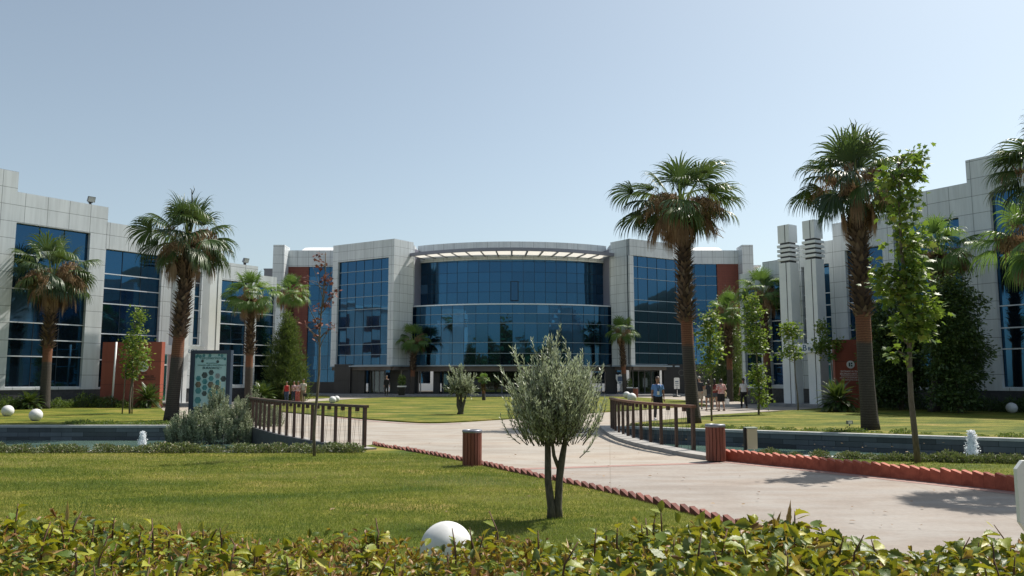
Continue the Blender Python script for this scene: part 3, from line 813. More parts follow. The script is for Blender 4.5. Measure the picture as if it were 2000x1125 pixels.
uf, zf = FL.hit(482, 520); floodlight(FL.P(uf, .25, zl[4] - .01), R(60), 0, 'small dark floodlight on the lower roof next to the central building', .8)

# red sign walls
def emblem(parent, F, u, z, y, r):
    mb = MB()
    def disc(uu, zz, rr, yy, n=28):
        c = [F.P(uu + math.cos(2 * PI * k / n) * rr, yy, zz + math.sin(2 * PI * k / n) * rr) for k in range(n)]
        e = [F.P(uu + math.cos(2 * PI * k / n) * rr, yy + .03, zz + math.sin(2 * PI * k / n) * rr) for k in range(n)]
        ids = [mb.vert(p) for p in c]; jd = [mb.vert(p) for p in e]
        mb.face(ids)
        for k in range(n): mb.face([ids[k], jd[k], jd[(k + 1) % n], ids[(k + 1) % n]])
    disc(u, z, r, y - .03)
    e = mb.build('emblem', M['white'], parent)
    mb = MB(); q = r / 10
    fbox(mb, F, u - 4.6 * q, u - 1.4 * q, y - .045, y - .031, z - 5 * q, z + 5 * q)
    for zz in (3.0, -3.2): fbox(mb, F, u + .6 * q, u + 4.2 * q, y - .045, y - .031, z + (zz - 1.9) * q, z + (zz + 1.9) * q)
    mb.build('emblem_bars', M['signdark'], e)
M['signdark'] = plain('dark_green_mark', (0.02, 0.05, 0.04), 0.5)
M['letterwhite'] = plain('white_letters', (0.9, 0.88, 0.84), 0.5)
M['letterdark'] = plain('dark_letters', (0.05, 0.03, 0.025), 0.5)
Yw = 46.5
a = at(240, 740, Yw); b = at(313, 740, Yw - .3)
F1 = Face((a[0], Yw), (b[0], Yw - .3)); zt = at(280, 668, Yw)[1]
T = thing('sign_wall', (F1.p.x + 1, Yw, 0), 'red sign wall with round white emblem and dark lettering beside entrance A', 'sign wall', 'red sign walls by the entrances')
mb = MB(); fbox(mb, F1, 0, F1.L, 0, .35, 0, zt); fr = mb.build('sign_panel', M['redwall'], T)
a0 = at(197, 740, Yw + .55)
F1b = Face((a0[0], Yw + .55), (F1.p.x + .1, Yw + .5)); mb = MB(); fbox(mb, F1b, 0, F1b.L, 0, .3, 0, zt + .02); mb.build('side_panel', M['redwall'], T)
ue, ze = F1.hit(281, 716); emblem(fr, F1, ue, ze, 0, .30)
ue, zz1 = F1.hit(281, 731)
text(fr, 'SAĞLIK', F1, ue, F1.hit(278, 729)[1], -.005, .12, M['letterdark'])
text(fr, 'BİLİMLERİ FAKÜLTESİ', F1, ue, F1.hit(278, 735)[1], -.005, .125, M['letterdark'])
text(fr, 'FACULTY OF HEALTH SCIENCES', F1, ue, F1.hit(278, 741.5)[1], -.005, .10, M['letterdark'])
mb = MB(); zu = F1.hit(278, 738)[1]; fbox(mb, F1, ue - .75, ue + .75, -.02, -.002, zu - .015, zu + .015); mb.build('rule', M['letterdark'], fr)
Yr = 45.5
a = at(1632, 740, Yr); b = at(1704, 740, Yr - .2)
F2 = Face((a[0], Yr), (b[0], Yr - .2)); zt = at(1650, 663.5, Yr)[1]
T = thing('sign_wall', (F2.p.x + 1, Yr, 0), 'red sign wall with white emblem and white lettering behind the tall right palm', 'sign wall', 'red sign walls by the entrances')
mb = MB(); fbox(mb, F2, 0, F2.L, 0, .4, 0, zt); fr = mb.build('sign_panel', M['redwall'], T)
ue, ze = F2.hit(1661, 712); emblem(fr, F2, ue, ze, 0, .22)
for s_, yy, sz in (('İKTİSADİ VE İDARİ', 725.5, .108), ('BİLİMLER FAKÜLTESİ', 730.3, .108), ('FACULTY OF ECONOMICS AND', 738.0, .074), ('ADMINISTRATIVE SCIENCES', 742.2, .074)):
    text(fr, s_, F2, ue, F2.hit(1661, yy)[1], -.005, sz * 1.15, M['letterwhite'])
mb = MB(); zu = F2.hit(1661, 734.2)[1]; fbox(mb, F2, ue - .55, ue + .55, -.02, -.002, zu - .012, zu + .012); mb.build('rule', M['letterwhite'], fr)
# white pole in front of the left sign wall
X, Zt = at(227.5, 668, 46.0); X0 = at(221.5, 770, 46.0)[0]
T = thing('pole', (X, 46.0, 0), 'thin white pole in front of the left red sign wall', 'pole')
mb = MB(); mb.tube([(X0 - .05, 46, 0), (X, 46, Zt)], .055, 10); mb.build('pole_tube', M['white'], T)
mb = MB(); mb.lathe([(.12, 0), (.12, .03), (.07, .05)], 12, (X0 - .05, 46)); mb.build('base_plate', M['steel'], T)

# ------------------------------------------------------------------ central building
Hm = 14.2
def uh(x, y):
    r = ray(x, y); return (r[0] / r[2] * Hm, r[1] / r[2] * Hm)
ZT = EYE + Hm
pA = uh(651, 480); pB = uh(770.5, 466); pC = uh(808, 473.5)
arc0 = uh(816, 480.5); arcm = uh(1004, 471.6)
yA = arc0[1]; xA = abs(arc0[0])
mainL = thing('central_building', (0, yA, 0), 'curved blue glass central building with white panelled corner bays and thin roof canopy', 'building')
T = mainL
zsof = EYE + 28.5 / FPX * 80.5 * 0.99
zfl = 3.05
def mir(p): return (-p[0], p[1])
wall = MB()
bay = {}
FbL = Face(pA, pB); FbL2 = Face(pB, pC); FbR2 = Face(mir(pC), mir(pB)); FbR = Face(mir(pB), mir(pA))
zs0 = Z(FbL, 700, 714.5)
# side walls (recessed) with red panels
ws = uh(606, 489); Ys = ws[1]
xl0 = at(542, 600, Ys)[0]; xl1 = at(652, 600, Ys)[0]
FsL = Face((xl0, Ys), (xl1 + .6, Ys)); FsR = Face((-xl1 - .6, Ys), (-xl0 + .3, Ys))
zps = ZT
for F, sgn in ((FsL, 1), (FsR, -1)):
    L = F.L
    wt = Z(F, 640, 521) if sgn > 0 else Z(F, 1380, 515.5)
    fbox(wall, F, 0, L, 0, .5, wt, zps)
    c0 = (-.2, S(F, 563, 520)) if sgn > 0 else (S(F, 1442, 520), L + .15)
    fbox(wall, F, c0[0], c0[1], -1.6, .5, 1.0, zps + .35)                  # projecting end pier
    if sgn > 0: r_ = (c0[1], S(F, 602, 560)); g_ = (S(F, 602, 560), L)
    else: r_ = (S(F, 1401.5, 560), c0[0]); g_ = (0, S(F, 1401.5, 560))
    mbx = MB(); fbox(mbx, F, r_[0], r_[1], .06, .5, 1.0, wt); mbx.build('terracotta_panel', M['redpanel'], T)
    zb_ = Z(F, 630, 746)
    bb = [Z(F, 630, y) for y in (746, 722, 695, 668, 641, 613, 586, 557, 539)]
    window(T, F, g_[0], g_[1], zb_, wt, .25, bb if sgn < 0 else [], 1.35, gridz=bb, barw=.045)
    mbx = MB(); fbox(mbx, F, c0[0] if sgn > 0 else 0, L if sgn > 0 else c0[1], .04 if True else 0, .5, 0, zb_ if True else 1); mbx.build('stone_base', M['darkwall'], T)
# corner bays
glz = [Z(FbL, 655, y) for y in (694, 663, 613, 580, 558, 535)]
for F, F2, sgn in ((FbL, FbL2, 1), (FbR, FbR2, -1)):
    if sgn > 0: ga, gb = S(F, 658, 600), S(F, 757.5, 600); wt = Z(F, 757, 502.5)
    else: ga, gb = S(F, 1231, 600), F.L - (S(FbL, 658, 600)); wt = Z(F, 1232, 498)
    fbox(wall, F, 0, ga, 0, .5, zs0, ZT); fbox(wall, F, gb, F.L, 0, .5, zs0, ZT)
    fbox(wall, F, ga, gb, 0, .5, wt, ZT)
    yref = 757 if sgn > 0 else 1233
    bl = [Z(F, yref, y) for y in ((712.5, 692, 671, 636, 601, 576, 549, 524) if sgn > 0 else (711, 689, 667.5, 628, 606, 584, 542, 519, 0)) if y]
    window(T, F, ga, gb, zs0 + .1, wt, .28, bl, 1.22, barw=.05)
    fbox(wall, F2, 0, F2.L, 0, .5, zs0, ZT)
    # fin beside the curved glass
    e = F2.P(F2.L, 0, 0) if sgn > 0 else F2.P(0, 0, 0)
    fx = at(804, 600, 82.6)[0]
    Ff = Face((fx - .25, 82.3), (fx + .25, 82.3)) if sgn > 0 else Face((-fx - .25, 82.3), (-fx + .25, 82.3))
    fbox(wall, Ff, 0, .5, 0, 3.0, Z(Ff, 804, 596), ZT - .25)
# curved upper storeys
AU = Arc((-xA, yA), (xA, yA), max(.5, yA - arcm[1]))
zgb, zgt = Z(FsL, 606, 592) , 0
Fm = Face((-10, arcm[1]), (10, arcm[1]))
zgt = Z(Fm, 1004, 506.5); zgb = Z(Fm, 1004, 592.5)
fbox(wall, AU, 0, AU.LL, 0, .5, zgt, ZT)
wall.build('wall', M['panel'], T)
gz = [zgb + (zgt - zgb) * k for k in (.27, .49, .72)]
window(T, AU, 0.05, AU.LL - .05, zgb - .1, zgt, .22, [], AU.LL / 18, gridz=gz, tilt=.0022, mw=.032)
# one open sash
us = AU.LL * .512
mb = MB(); fbox(mb, AU, us - .42, us + .42, .06, .16, zgb + .25, zgb + 2.3); so = mb.build('open_sash', M['frame'], T)
mb = MB(); fbox(mb, AU, us - .33, us + .33, .03, .055, zgb + .33, zgb + 2.22); mb.build('pane', M['glass'], so)
# lower curved volume, standing further out
ym = arcm[1] - 1.9
zlt = Z(Face((-10, ym), (10, ym)), 996, 592.5)
rr = (600 - 742) and None
xe0 = at(801, 650, 82.6)[0]; 
AD = Arc((xe0, 82.4), (-xe0 + .1, 82.4), 82.4 - ym)
zgl = Z(Face((-10, ym), (10, ym)), 996, 712.5)
bz = [Z(Face((-10, ym), (10, ym)), 996, y) for y in (690, 668.5, 631, 612)]
window(T, AD, 0, AD.LL, zgl, zlt - .12, .1, bz, AD.LL / 18, tilt=.0025, barw=.045, mw=.032)
mb = MB(); fbox(mb, AD, 0, AD.LL, -.08, 3.0, zlt - .12, zlt); mb.build('ledge', M['bar'], T)
mb = MB(); fbox(mb, AD, 0, AD.LL, -.06, .3, zgl - .13, zgl); mb.build('drip_edge', M['bar_dim'], T)
# soffit beams and floor plate over the open ground floor
for F, a_, b_ in ((AD, zgl - .62, zgl - .13), (FbL, zs0 - .45, zs0 - .02), (FbR, zs0 - .45, zs0 - .02), (FbL2, zs0 - .45, zs0 - .02), (FbR2, zs0 - .45, zs0 - .02)):
    mb = MB(); fbox(mb, F, 0, getattr(F, 'LL', F.L), .25, 1.1, a_, b_); mb.build('soffit_beam', M['soffit'], T)
for F in (FbL, FbR, FbL2, FbR2):
    mb = MB(); fbox(mb, F, 0, F.L, -.07, .26, zs0 - .1, zs0 + .03); mb.build('drip_edge', M['bar_dim'], T)
# solid core of the upper floors
core = [(-24.3, Ys + .5), (pA[0] + .6, Ys + .5), (pA[0] + .5, pA[1] + .45), (pB[0] + .2, pB[1] + .6), (pC[0] + 0.1, pC[1] + .7)]
upper = core + [(-xA + .6, yA + .8)] + [AU.P(AU.LL * k / 10, .55, 0)[:2] for k in range(1, 10)] + [(xA - .6, yA + .8)] + [mir(p) for p in core[::-1]]
mb = MB(); mb.prism([upper + [(24.3, 104), (-24.3, 104)]], zs0 - .02, ZT - .6)
low = [AD.P(AD.LL * k / 12, .5, 0)[:2] for k in range(0, 13)]
mb.prism([low + [(10, 90), (-10, 90)]], zgl - .14, zlt - .14)
mb.build('floor_slabs', M['violet'], T)
mb = MB()
for F in (Face((-24.3, 103.8), (24.3, 103.8)),): fbox(mb, F, 0, F.L, 0, .3, zs0, ZT - .3)
mb.build('rear_wall', M['panel_back'], T)
# vaulted white roof sheets behind the parapet at both ends
mb = MB()
for sgn in (1, -1):
    for x0, x1 in ((-24.2, -16.5),):
        n = 10
        for k in range(n):
            a0, a1 = PI * k / n, PI * (k + 1) / n
            f = lambda a: (97 - 8.0 * math.cos(a), ZT - 1.2 + 2.9 * math.sin(a))
            (y0, z0), (y1, z1) = f(a0), f(a1)
            q = [(x0 * sgn, y0, z0), (x1 * sgn, y0, z0), (x1 * sgn, y1, z1), (x0 * sgn, y1, z1)]
            mb.quad(*(q if sgn > 0 else q[::-1]), smooth=True)
        for xx in (x0, x1):
            ids = [mb.vert((xx * sgn, 97 - 8 * math.cos(PI * k / n), ZT - 1.2 + 2.9 * math.sin(PI * k / n))) for k in range(n + 1)]
            mb.face(ids)
mb.build('vaulted_roof', M['white'], T)
# roof canopy: curved front rail, ribs, opal sheets
zc = Z(Face((-10, arcm[1] - 3.4), (10, arcm[1] - 3.4)), 1004, 489.5)
AC = Arc((-xA - 1.6, yA - 1.6), (xA + 1.6, yA - 1.6), yA - 1.6 - (arcm[1] - 3.4))
mb = MB(); fbox(mb, AC, 0, AC.LL, -.10, .12, zc - .02, zc + .30); can = mb.build('canopy_rail', M['violet'], T)
mb = MB(); n = 14; ua, ub = 1.9, AC.LL - 1.9
for k in range(n + 1):
    u = ua + (ub - ua) * k / n; a = AC.P(u, .13, 0)
    v = .9 + (AU.LL - 1.8) * k / n; b = AU.P(v, 0.0, 0)
    dv = Vector((b[0] - a[0], b[1] - a[1])).normalized(); s_ = Vector((-dv.y, dv.x)) * .06
    mb.hexa([(a[0] - s_.x, a[1] - s_.y, zc - .06), (a[0] + s_.x, a[1] + s_.y, zc - .06), (b[0] + s_.x, b[1] + s_.y, zc - .06), (b[0] - s_.x, b[1] - s_.y, zc - .06)][::-1],
            [(a[0] - s_.x, a[1] - s_.y, zc + .12), (a[0] + s_.x, a[1] + s_.y, zc + .12), (b[0] + s_.x, b[1] + s_.y, zc + .12), (b[0] - s_.x, b[1] - s_.y, zc + .12)][::-1])
mb.build('ribs', M['steel'], can)
for k in range(n):
    mb = MB()
    u0_, u1_ = ua + (ub - ua) * (k + .04) / n, ua + (ub - ua) * (k + .96) / n
    v0, v1 = .9 + (AU.LL - 1.8) * (k + .04) / n, .9 + (AU.LL - 1.8) * (k + .96) / n
    a, b, c, d = AC.P(u0_, .14, zc + .02), AC.P(u1_, .14, zc + .02), AU.P(v1, .0, zc + .02), AU.P(v0, .0, zc + .02)
    mb.quad(a, b, c, d); mb.build('canopy_sheet', M['canopy'], can)
# ground floor: black stone piers, dark glazing, openings to the courtyard behind
Yg = 84.2
FG = Face((-30, Yg), (30, Yg))
def gx(px): return FG.hit(px, 745)[0]
for a, b, y0 in ((659, 690, -1.6), (690, 716, -1.2), (791, 806, -2.2), (806, 818, -.6), (849, 861, -1.6), (1137, 1148.5, -1.6), (1178, 1200, -2.2), (1290, 1312, -1.8), (1312, 1352, -1.3), (1352, 1372, -1.6), (1372, 1400, -1.0)):
    mb = MB(); fbox(mb, FG, gx(a), gx(b), y0, y0 + 1.0, .2, 3.2); mb.build('stone_pier', M['darkwall'], T)
mb = MB()
for a, b in ((861, 1137), (716, 750), (1236, 1292)): fbox(mb, FG, gx(a), gx(b), 1.0, 1.1, .2, 3.2)
lob = mb.build('lobby_glazing', M['glass_dark'], T)
mb = MB()
for a in (720, 728, 738, 748, 864, 900, 940, 980, 1020, 1060, 1100, 1134, 1239, 1250, 1262, 1275, 1289): fbox(mb, FG, gx(a) - .06, gx(a) + .06, .9, .99, .2, 3.1)
for a, b in ((716, 750), (861, 1137), (1236, 1292)): fbox(mb, FG, gx(a), gx(b), .88, .98, 2.5, 2.6)
mb.build('lobby_frame', M['steel'], lob)
for a, b in ((779, 781), (783.5, 786), (788, 790.5), (818, 819.5), (846.5, 848.5), (863, 866), (1149, 1151), (1176, 1178), (1201, 1202.5), (1216.5, 1219), (1224, 1227), (1233, 1236)):
    mb = MB(); fbox(mb, FG, gx(a), gx(b), 1.2, 1.5, .2, 3.0); mb.build('white_post', M['white'], T)
for a, b in ((818, 849), (1149, 1219)):
    mb = MB(); fbox(mb, FG, gx(a), gx(b), 1.25, 1.45, 2.62, 2.8); mb.build('white_lintel', M['white'], T)
mb = MB(); fbox(mb, FG, gx(750), gx(779), 4.0, 4.2, .2, 3.1); mb.build('inner_wall', plain('grey_inner_wall', (.30, .30, .28), .7), T)
mb = MB(); fbox(mb, FG, gx(751), gx(770), 3.93, 3.99, .2, 2.3); mb.build('inner_door', plain('pale_inner_door', (.34, .35, .34), .5), T)
mb = MB(); mb.prism([[(-22.5, 84.5), (-20.5, 80.8), (-12.0, 76.8), (0, 76.2), (12.0, 76.8), (20.5, 80.8), (22.5, 84.5), (22.5, 101), (-22.5, 101)]], 0.0, 0.2)
mb.build('stone_step', M['step'], T)
# faint round emblem on the dark right-hand wall
mb = MB(); n = 24; uu, zz = FG.hit(1331, 728, -1.3)
for k in range(n):
    a0, a1 = 2 * PI * k / n, 2 * PI * (k + 1) / n
    mb.quad(*[FG.P(uu + math.cos(a) * r_, -1.32, zz + math.sin(a) * r_) for a, r_ in ((a0, .32), (a1, .32), (a1, .25), (a0, .25))][::-1])
mb.build('wall_emblem', plain('grey_mark', (.10, .10, .10), .5), T)
# grey and white plant rooms seen above the low ends of the wings
def plant_room(px0, px1, py, Y, m, label, cap):
    x0, zt = at(px0, py, Y); x1, _ = at(px1, py, Y)
    t = thing('plant_room', ((x0 + x1) / 2, Y + 2, 0), label, 'plant room')
    F = Face((x0, Y), (x1, Y)); mb = MB(); fbox(mb, F, 0, F.L, 0, 4, 0, zt); mb.build('wall', m, t)
    mb = MB(); fbox(mb, F, -cap, F.L + cap, -cap, 4 + cap, zt, zt + .18); mb.build('roof_slab', m, t)
plant_room(516, 552, 527.5, 92, plain('grey_render', (.22, .23, .25), .7), 'small grey plant room left of the central building', .05)
plant_room(1452, 1479, 521.5, 92, M['panel_plain'], 'small white plant room right of the central building', .35)

# courtyard building seen through the openings of the ground floor
Fc = Face((-24, 122), (24, 122))
T = thing('courtyard_building', (0, 122, 0), 'white building with teal glass across the courtyard, seen through the open ground floor', 'building')
mb = MB(); fbox(mb, Fc, 0, 48, 0, 1, 4.4, 9); fbox(mb, Fc, 0, 48, 0.02, 1, 0, 1.0); fbox(mb, Fc, 0, 48, 1, 9, 0, 8.8)
for k in range(9): fbox(mb, Fc, k * 5.8, k * 5.8 + 1.3, -.02, 1, 1.0, 4.4)
mb.build('wall', M['panel_plain'], T)
for k in range(8): window(T, Fc, k * 5.8 + 1.3, k * 5.8 + 5.8, 1.0, 4.4, .3, [1.05, 3.6], 1.5)

# what stands outside the picture and shows in the mirror glass: a pale block, a hill, trees behind the photographer
Fx = Face((-66, 52), (-58, 92))
T = thing('neighbour_building', Fx.P(20, 5, 0), 'long pale apartment block mirrored in the glass of the left bay', 'building')
mb = MB(); fbox(mb, Fx, 0, Fx.L, 0, 9, 0, 13.5); mb.build('wall', M['panel_back'], T)
mb = MB(); fbox(mb, Fx, -.3, Fx.L + .3, -.3, 9.3, 13.5, 13.9); mb.build('roof_slab', M['panel_plain'], T)
for k in range(7):
    for j in range(3):
        window(T, Fx, 2 + k * 5.5, 4.6 + k * 5.5, 1.5 + j * 4.1, 3.8 + j * 4.1, -.02, [], 1.3)
rg = np.random.default_rng(5)
mb = MB(); nx, ny = 46, 14; idx = {}
for i in range(nx):
    for j in range(ny):
        u, v = i / (nx - 1), j / (ny - 1)
        x = 330 + 260 * v; y = -150 + 560 * u
        hgt = 118 * math.sin(PI * v) ** 1.2 * (math.sin(PI * u) ** .8) * (.75 + .25 * math.sin(u * 9 + 1) + .08 * math.sin(u * 31))
        idx[i, j] = mb.vert((x, y, hgt - .98 + (rg.uniform(-1, 1) if hgt > 3 else 0)))
for i in range(nx - 1):
    for j in range(ny - 1): mb.face([idx[i, j], idx[i, j + 1], idx[i + 1, j + 1], idx[i + 1, j]], None, True)
o = mb.build('hills', nmat('wooded_hillside', (.03, .045, .02), (.08, .08, .05), .05, .9, 0)); o['kind'] = 'structure'

# ------------------------------------------------------------------ plants
def frames(ax, nr):
    ax = ax / (np.linalg.norm(ax, axis=1, keepdims=True) + 1e-9)
    x = np.cross(ax, nr); x /= (np.linalg.norm(x, axis=1, keepdims=True) + 1e-9)
    z = np.cross(x, ax)
    return np.stack([x, ax, z], axis=2)            # columns x, y, z
def cloud(name, tmpl, pos, ax, nr, sc_, mat, parent=None, rnd=None, rng=None, loc=None, curl=None):
    """many copies of a small leaf (tmpl = verts, faces) as one mesh; pos in the parent's own coordinates"""
    TV, TF = np.array(tmpl[0], float), np.array(tmpl[1], int)
    N = len(pos); pos = np.asarray(pos, float)
    Fm_ = frames(np.asarray(ax, float), np.asarray(nr, float))
    s_ = np.asarray(sc_, float)
    if s_.ndim == 0: s_ = np.full(N, float(s_))
    if curl is None: V = np.einsum('nij,vj->nvi', Fm_, TV) * s_[:, None, None] + pos[:, None, :]
    else:                                       # each leaf bends and folds by its own amount
        T3 = np.repeat(TV[None], N, 0); c1, c2, wd = curl
        T3[:, :, 2] += c1[:, None] * T3[:, :, 1] ** 2 + c2[:, None] * np.abs(T3[:, :, 0]); T3[:, :, 0] *= wd[:, None]
        V = np.einsum('nij,nvj->nvi', Fm_, T3) * s_[:, None, None] + pos[:, None, :]
    Fc_ = TF[None] + (np.arange(N) * len(TV))[:, None, None]
    if rnd is None: rnd = rng.random(N)
    me = npmesh(name, V.reshape(-1, 3), Fc_.reshape(-1, TF.shape[1]), mat, attr=np.repeat(rnd, len(TV)))
    o = link_mesh(name, me, parent)
    if loc is not None: o.location = loc
    return o
def rdirs(rng, n):
    v = rng.normal(size=(n, 3)); return v / np.linalg.norm(v, axis=1, keepdims=True)
# leaf shapes (y = along the leaf, z = its upper side)
LANCE = ([(0, 0, 0), (.115, .45, .02), (0, 1, 0), (-.115, .45, .02)], [(0, 1, 2), (0, 2, 3)])
OVAL = ([(0, 0, 0), (.26, .35, .05), (.20, .75, .04), (0, 1, -.02), (-.20, .75, .04), (-.26, .35, .05)], [(0, 1, 2, 3), (0, 3, 4, 5)])
BLADE = ([(-.5, 0, 0), (.5, 0, 0), (0, 1, 0)], [(0, 1, 2)])
_pl = [(0, 0, 0), (.16, .02, -.02), (.52, .06, -.07), (.34, .30, 0), (.60, .52, -.08), (.26, .55, 0), (0, 1.0, -.06), (-.26, .55, 0), (-.60, .52, -.08), (-.34, .30, 0), (-.52, .06, -.07), (-.16, .02, -.02), (0, .33, .05)]
PLANE = (_pl, [(12, i, i + 1) for i in range(11)] + [(12, 11, 0)])
# pointed, toothed, folded hedge leaf
_h = [(0, 0, 0)]
_w = [(.08, .10), (.24, .22), (.20, .28), (.36, .44), (.29, .49), (.34, .64), (.24, .68), (.20, .82), (.11, .86)]
_h += [(x, y, .32 * x - .10 * y * y) for x, y in _w] + [(0, 1, -.13)] + [(-x, y, .32 * x - .10 * y * y) for x, y in _w[::-1]]
_mid = [(0, .25, -.01), (0, .5, -.03), (0, .75, -.06)]
_h += _mid
def _hf():
    n = len(_w); R_ = list(range(1, n + 1)); tip = n + 1; L_ = list(range(2 * n + 1, n + 1, -1)); m = [2 * n + 2, 2 * n + 3, 2 * n + 4]
    F = []
    for S_, fl in ((R_, 0), (L_, 1)):
        ch = [0] + S_ + [tip]
        owner = lambda k: m[0] if k < 4 else (m[1] if k < 7 else m[2])
        for k in range(len(ch) - 1):
            t = (owner(k), ch[k], ch[k + 1]); F.append(t if not fl else t[::-1])
        for (a, b, k) in ((m[0], m[1], 4), (m[1], m[2], 7)):
            t = (a, ch[k], b); F.append(t if not fl else t[::-1])
    return F
HLEAF = (_h, _hf())

def limb(mb, a, b, r0, r1, rng, bend=.08, n=6, k=6):
    a = Vector(a); b = Vector(b); L = (b - a).length
    off = Vector(rng.normal(size=3)) * L * bend
    pts = [a.lerp(b, i / n) + off * math.sin(PI * i / n) for i in range(n + 1)]
    mb.tube(pts, [r0 + (r1 - r0) * i / n for i in range(n + 1)], k, True, True, .06, random.Random(int(rng.integers(1e6))))
    return pts

def leafy(rng, blobs, per, size, tmpl, clump=.22, flat=.3):
    """leaf positions: clumps scattered in ellipsoids [(cx,cy,cz,rx,ry,rz,nclumps)]"""
    P_, A_, N_, S_, C_ = [], [], [], [], []
    for (cx, cy, cz, rx, ry, rz, nc) in blobs:
        d = rdirs(rng, nc) * (rng.random((nc, 1)) ** .45)
        c = np.array([cx, cy, cz]) + d * np.array([rx, ry, rz])
        tone = rng.normal(0, .13, nc)
        for k in range(nc):
            m = max(3, int(per * rng.uniform(.5, 1.4)))
            p = c[k] + rng.normal(size=(m, 3)) * clump * np.array([1, 1, .7])
            P_.append(p)
            out = (p - c[k]) / clump + d[k] * .6 + rng.normal(size=(m, 3)) * .7
            out[:, 2] -= .35
            A_.append(out); nn = rng.normal(size=(m, 3)) * .6; nn[:, 2] += 1; N_.append(nn)
            S_.append(size * rng.uniform(.6, 1.25, m)); C_.append(np.clip(rng.normal(.5, .22, m) + tone[k], 0, 1))
    return np.concatenate(P_), np.concatenate(A_), np.concatenate(N_), np.concatenate(S_), np.concatenate(C_)

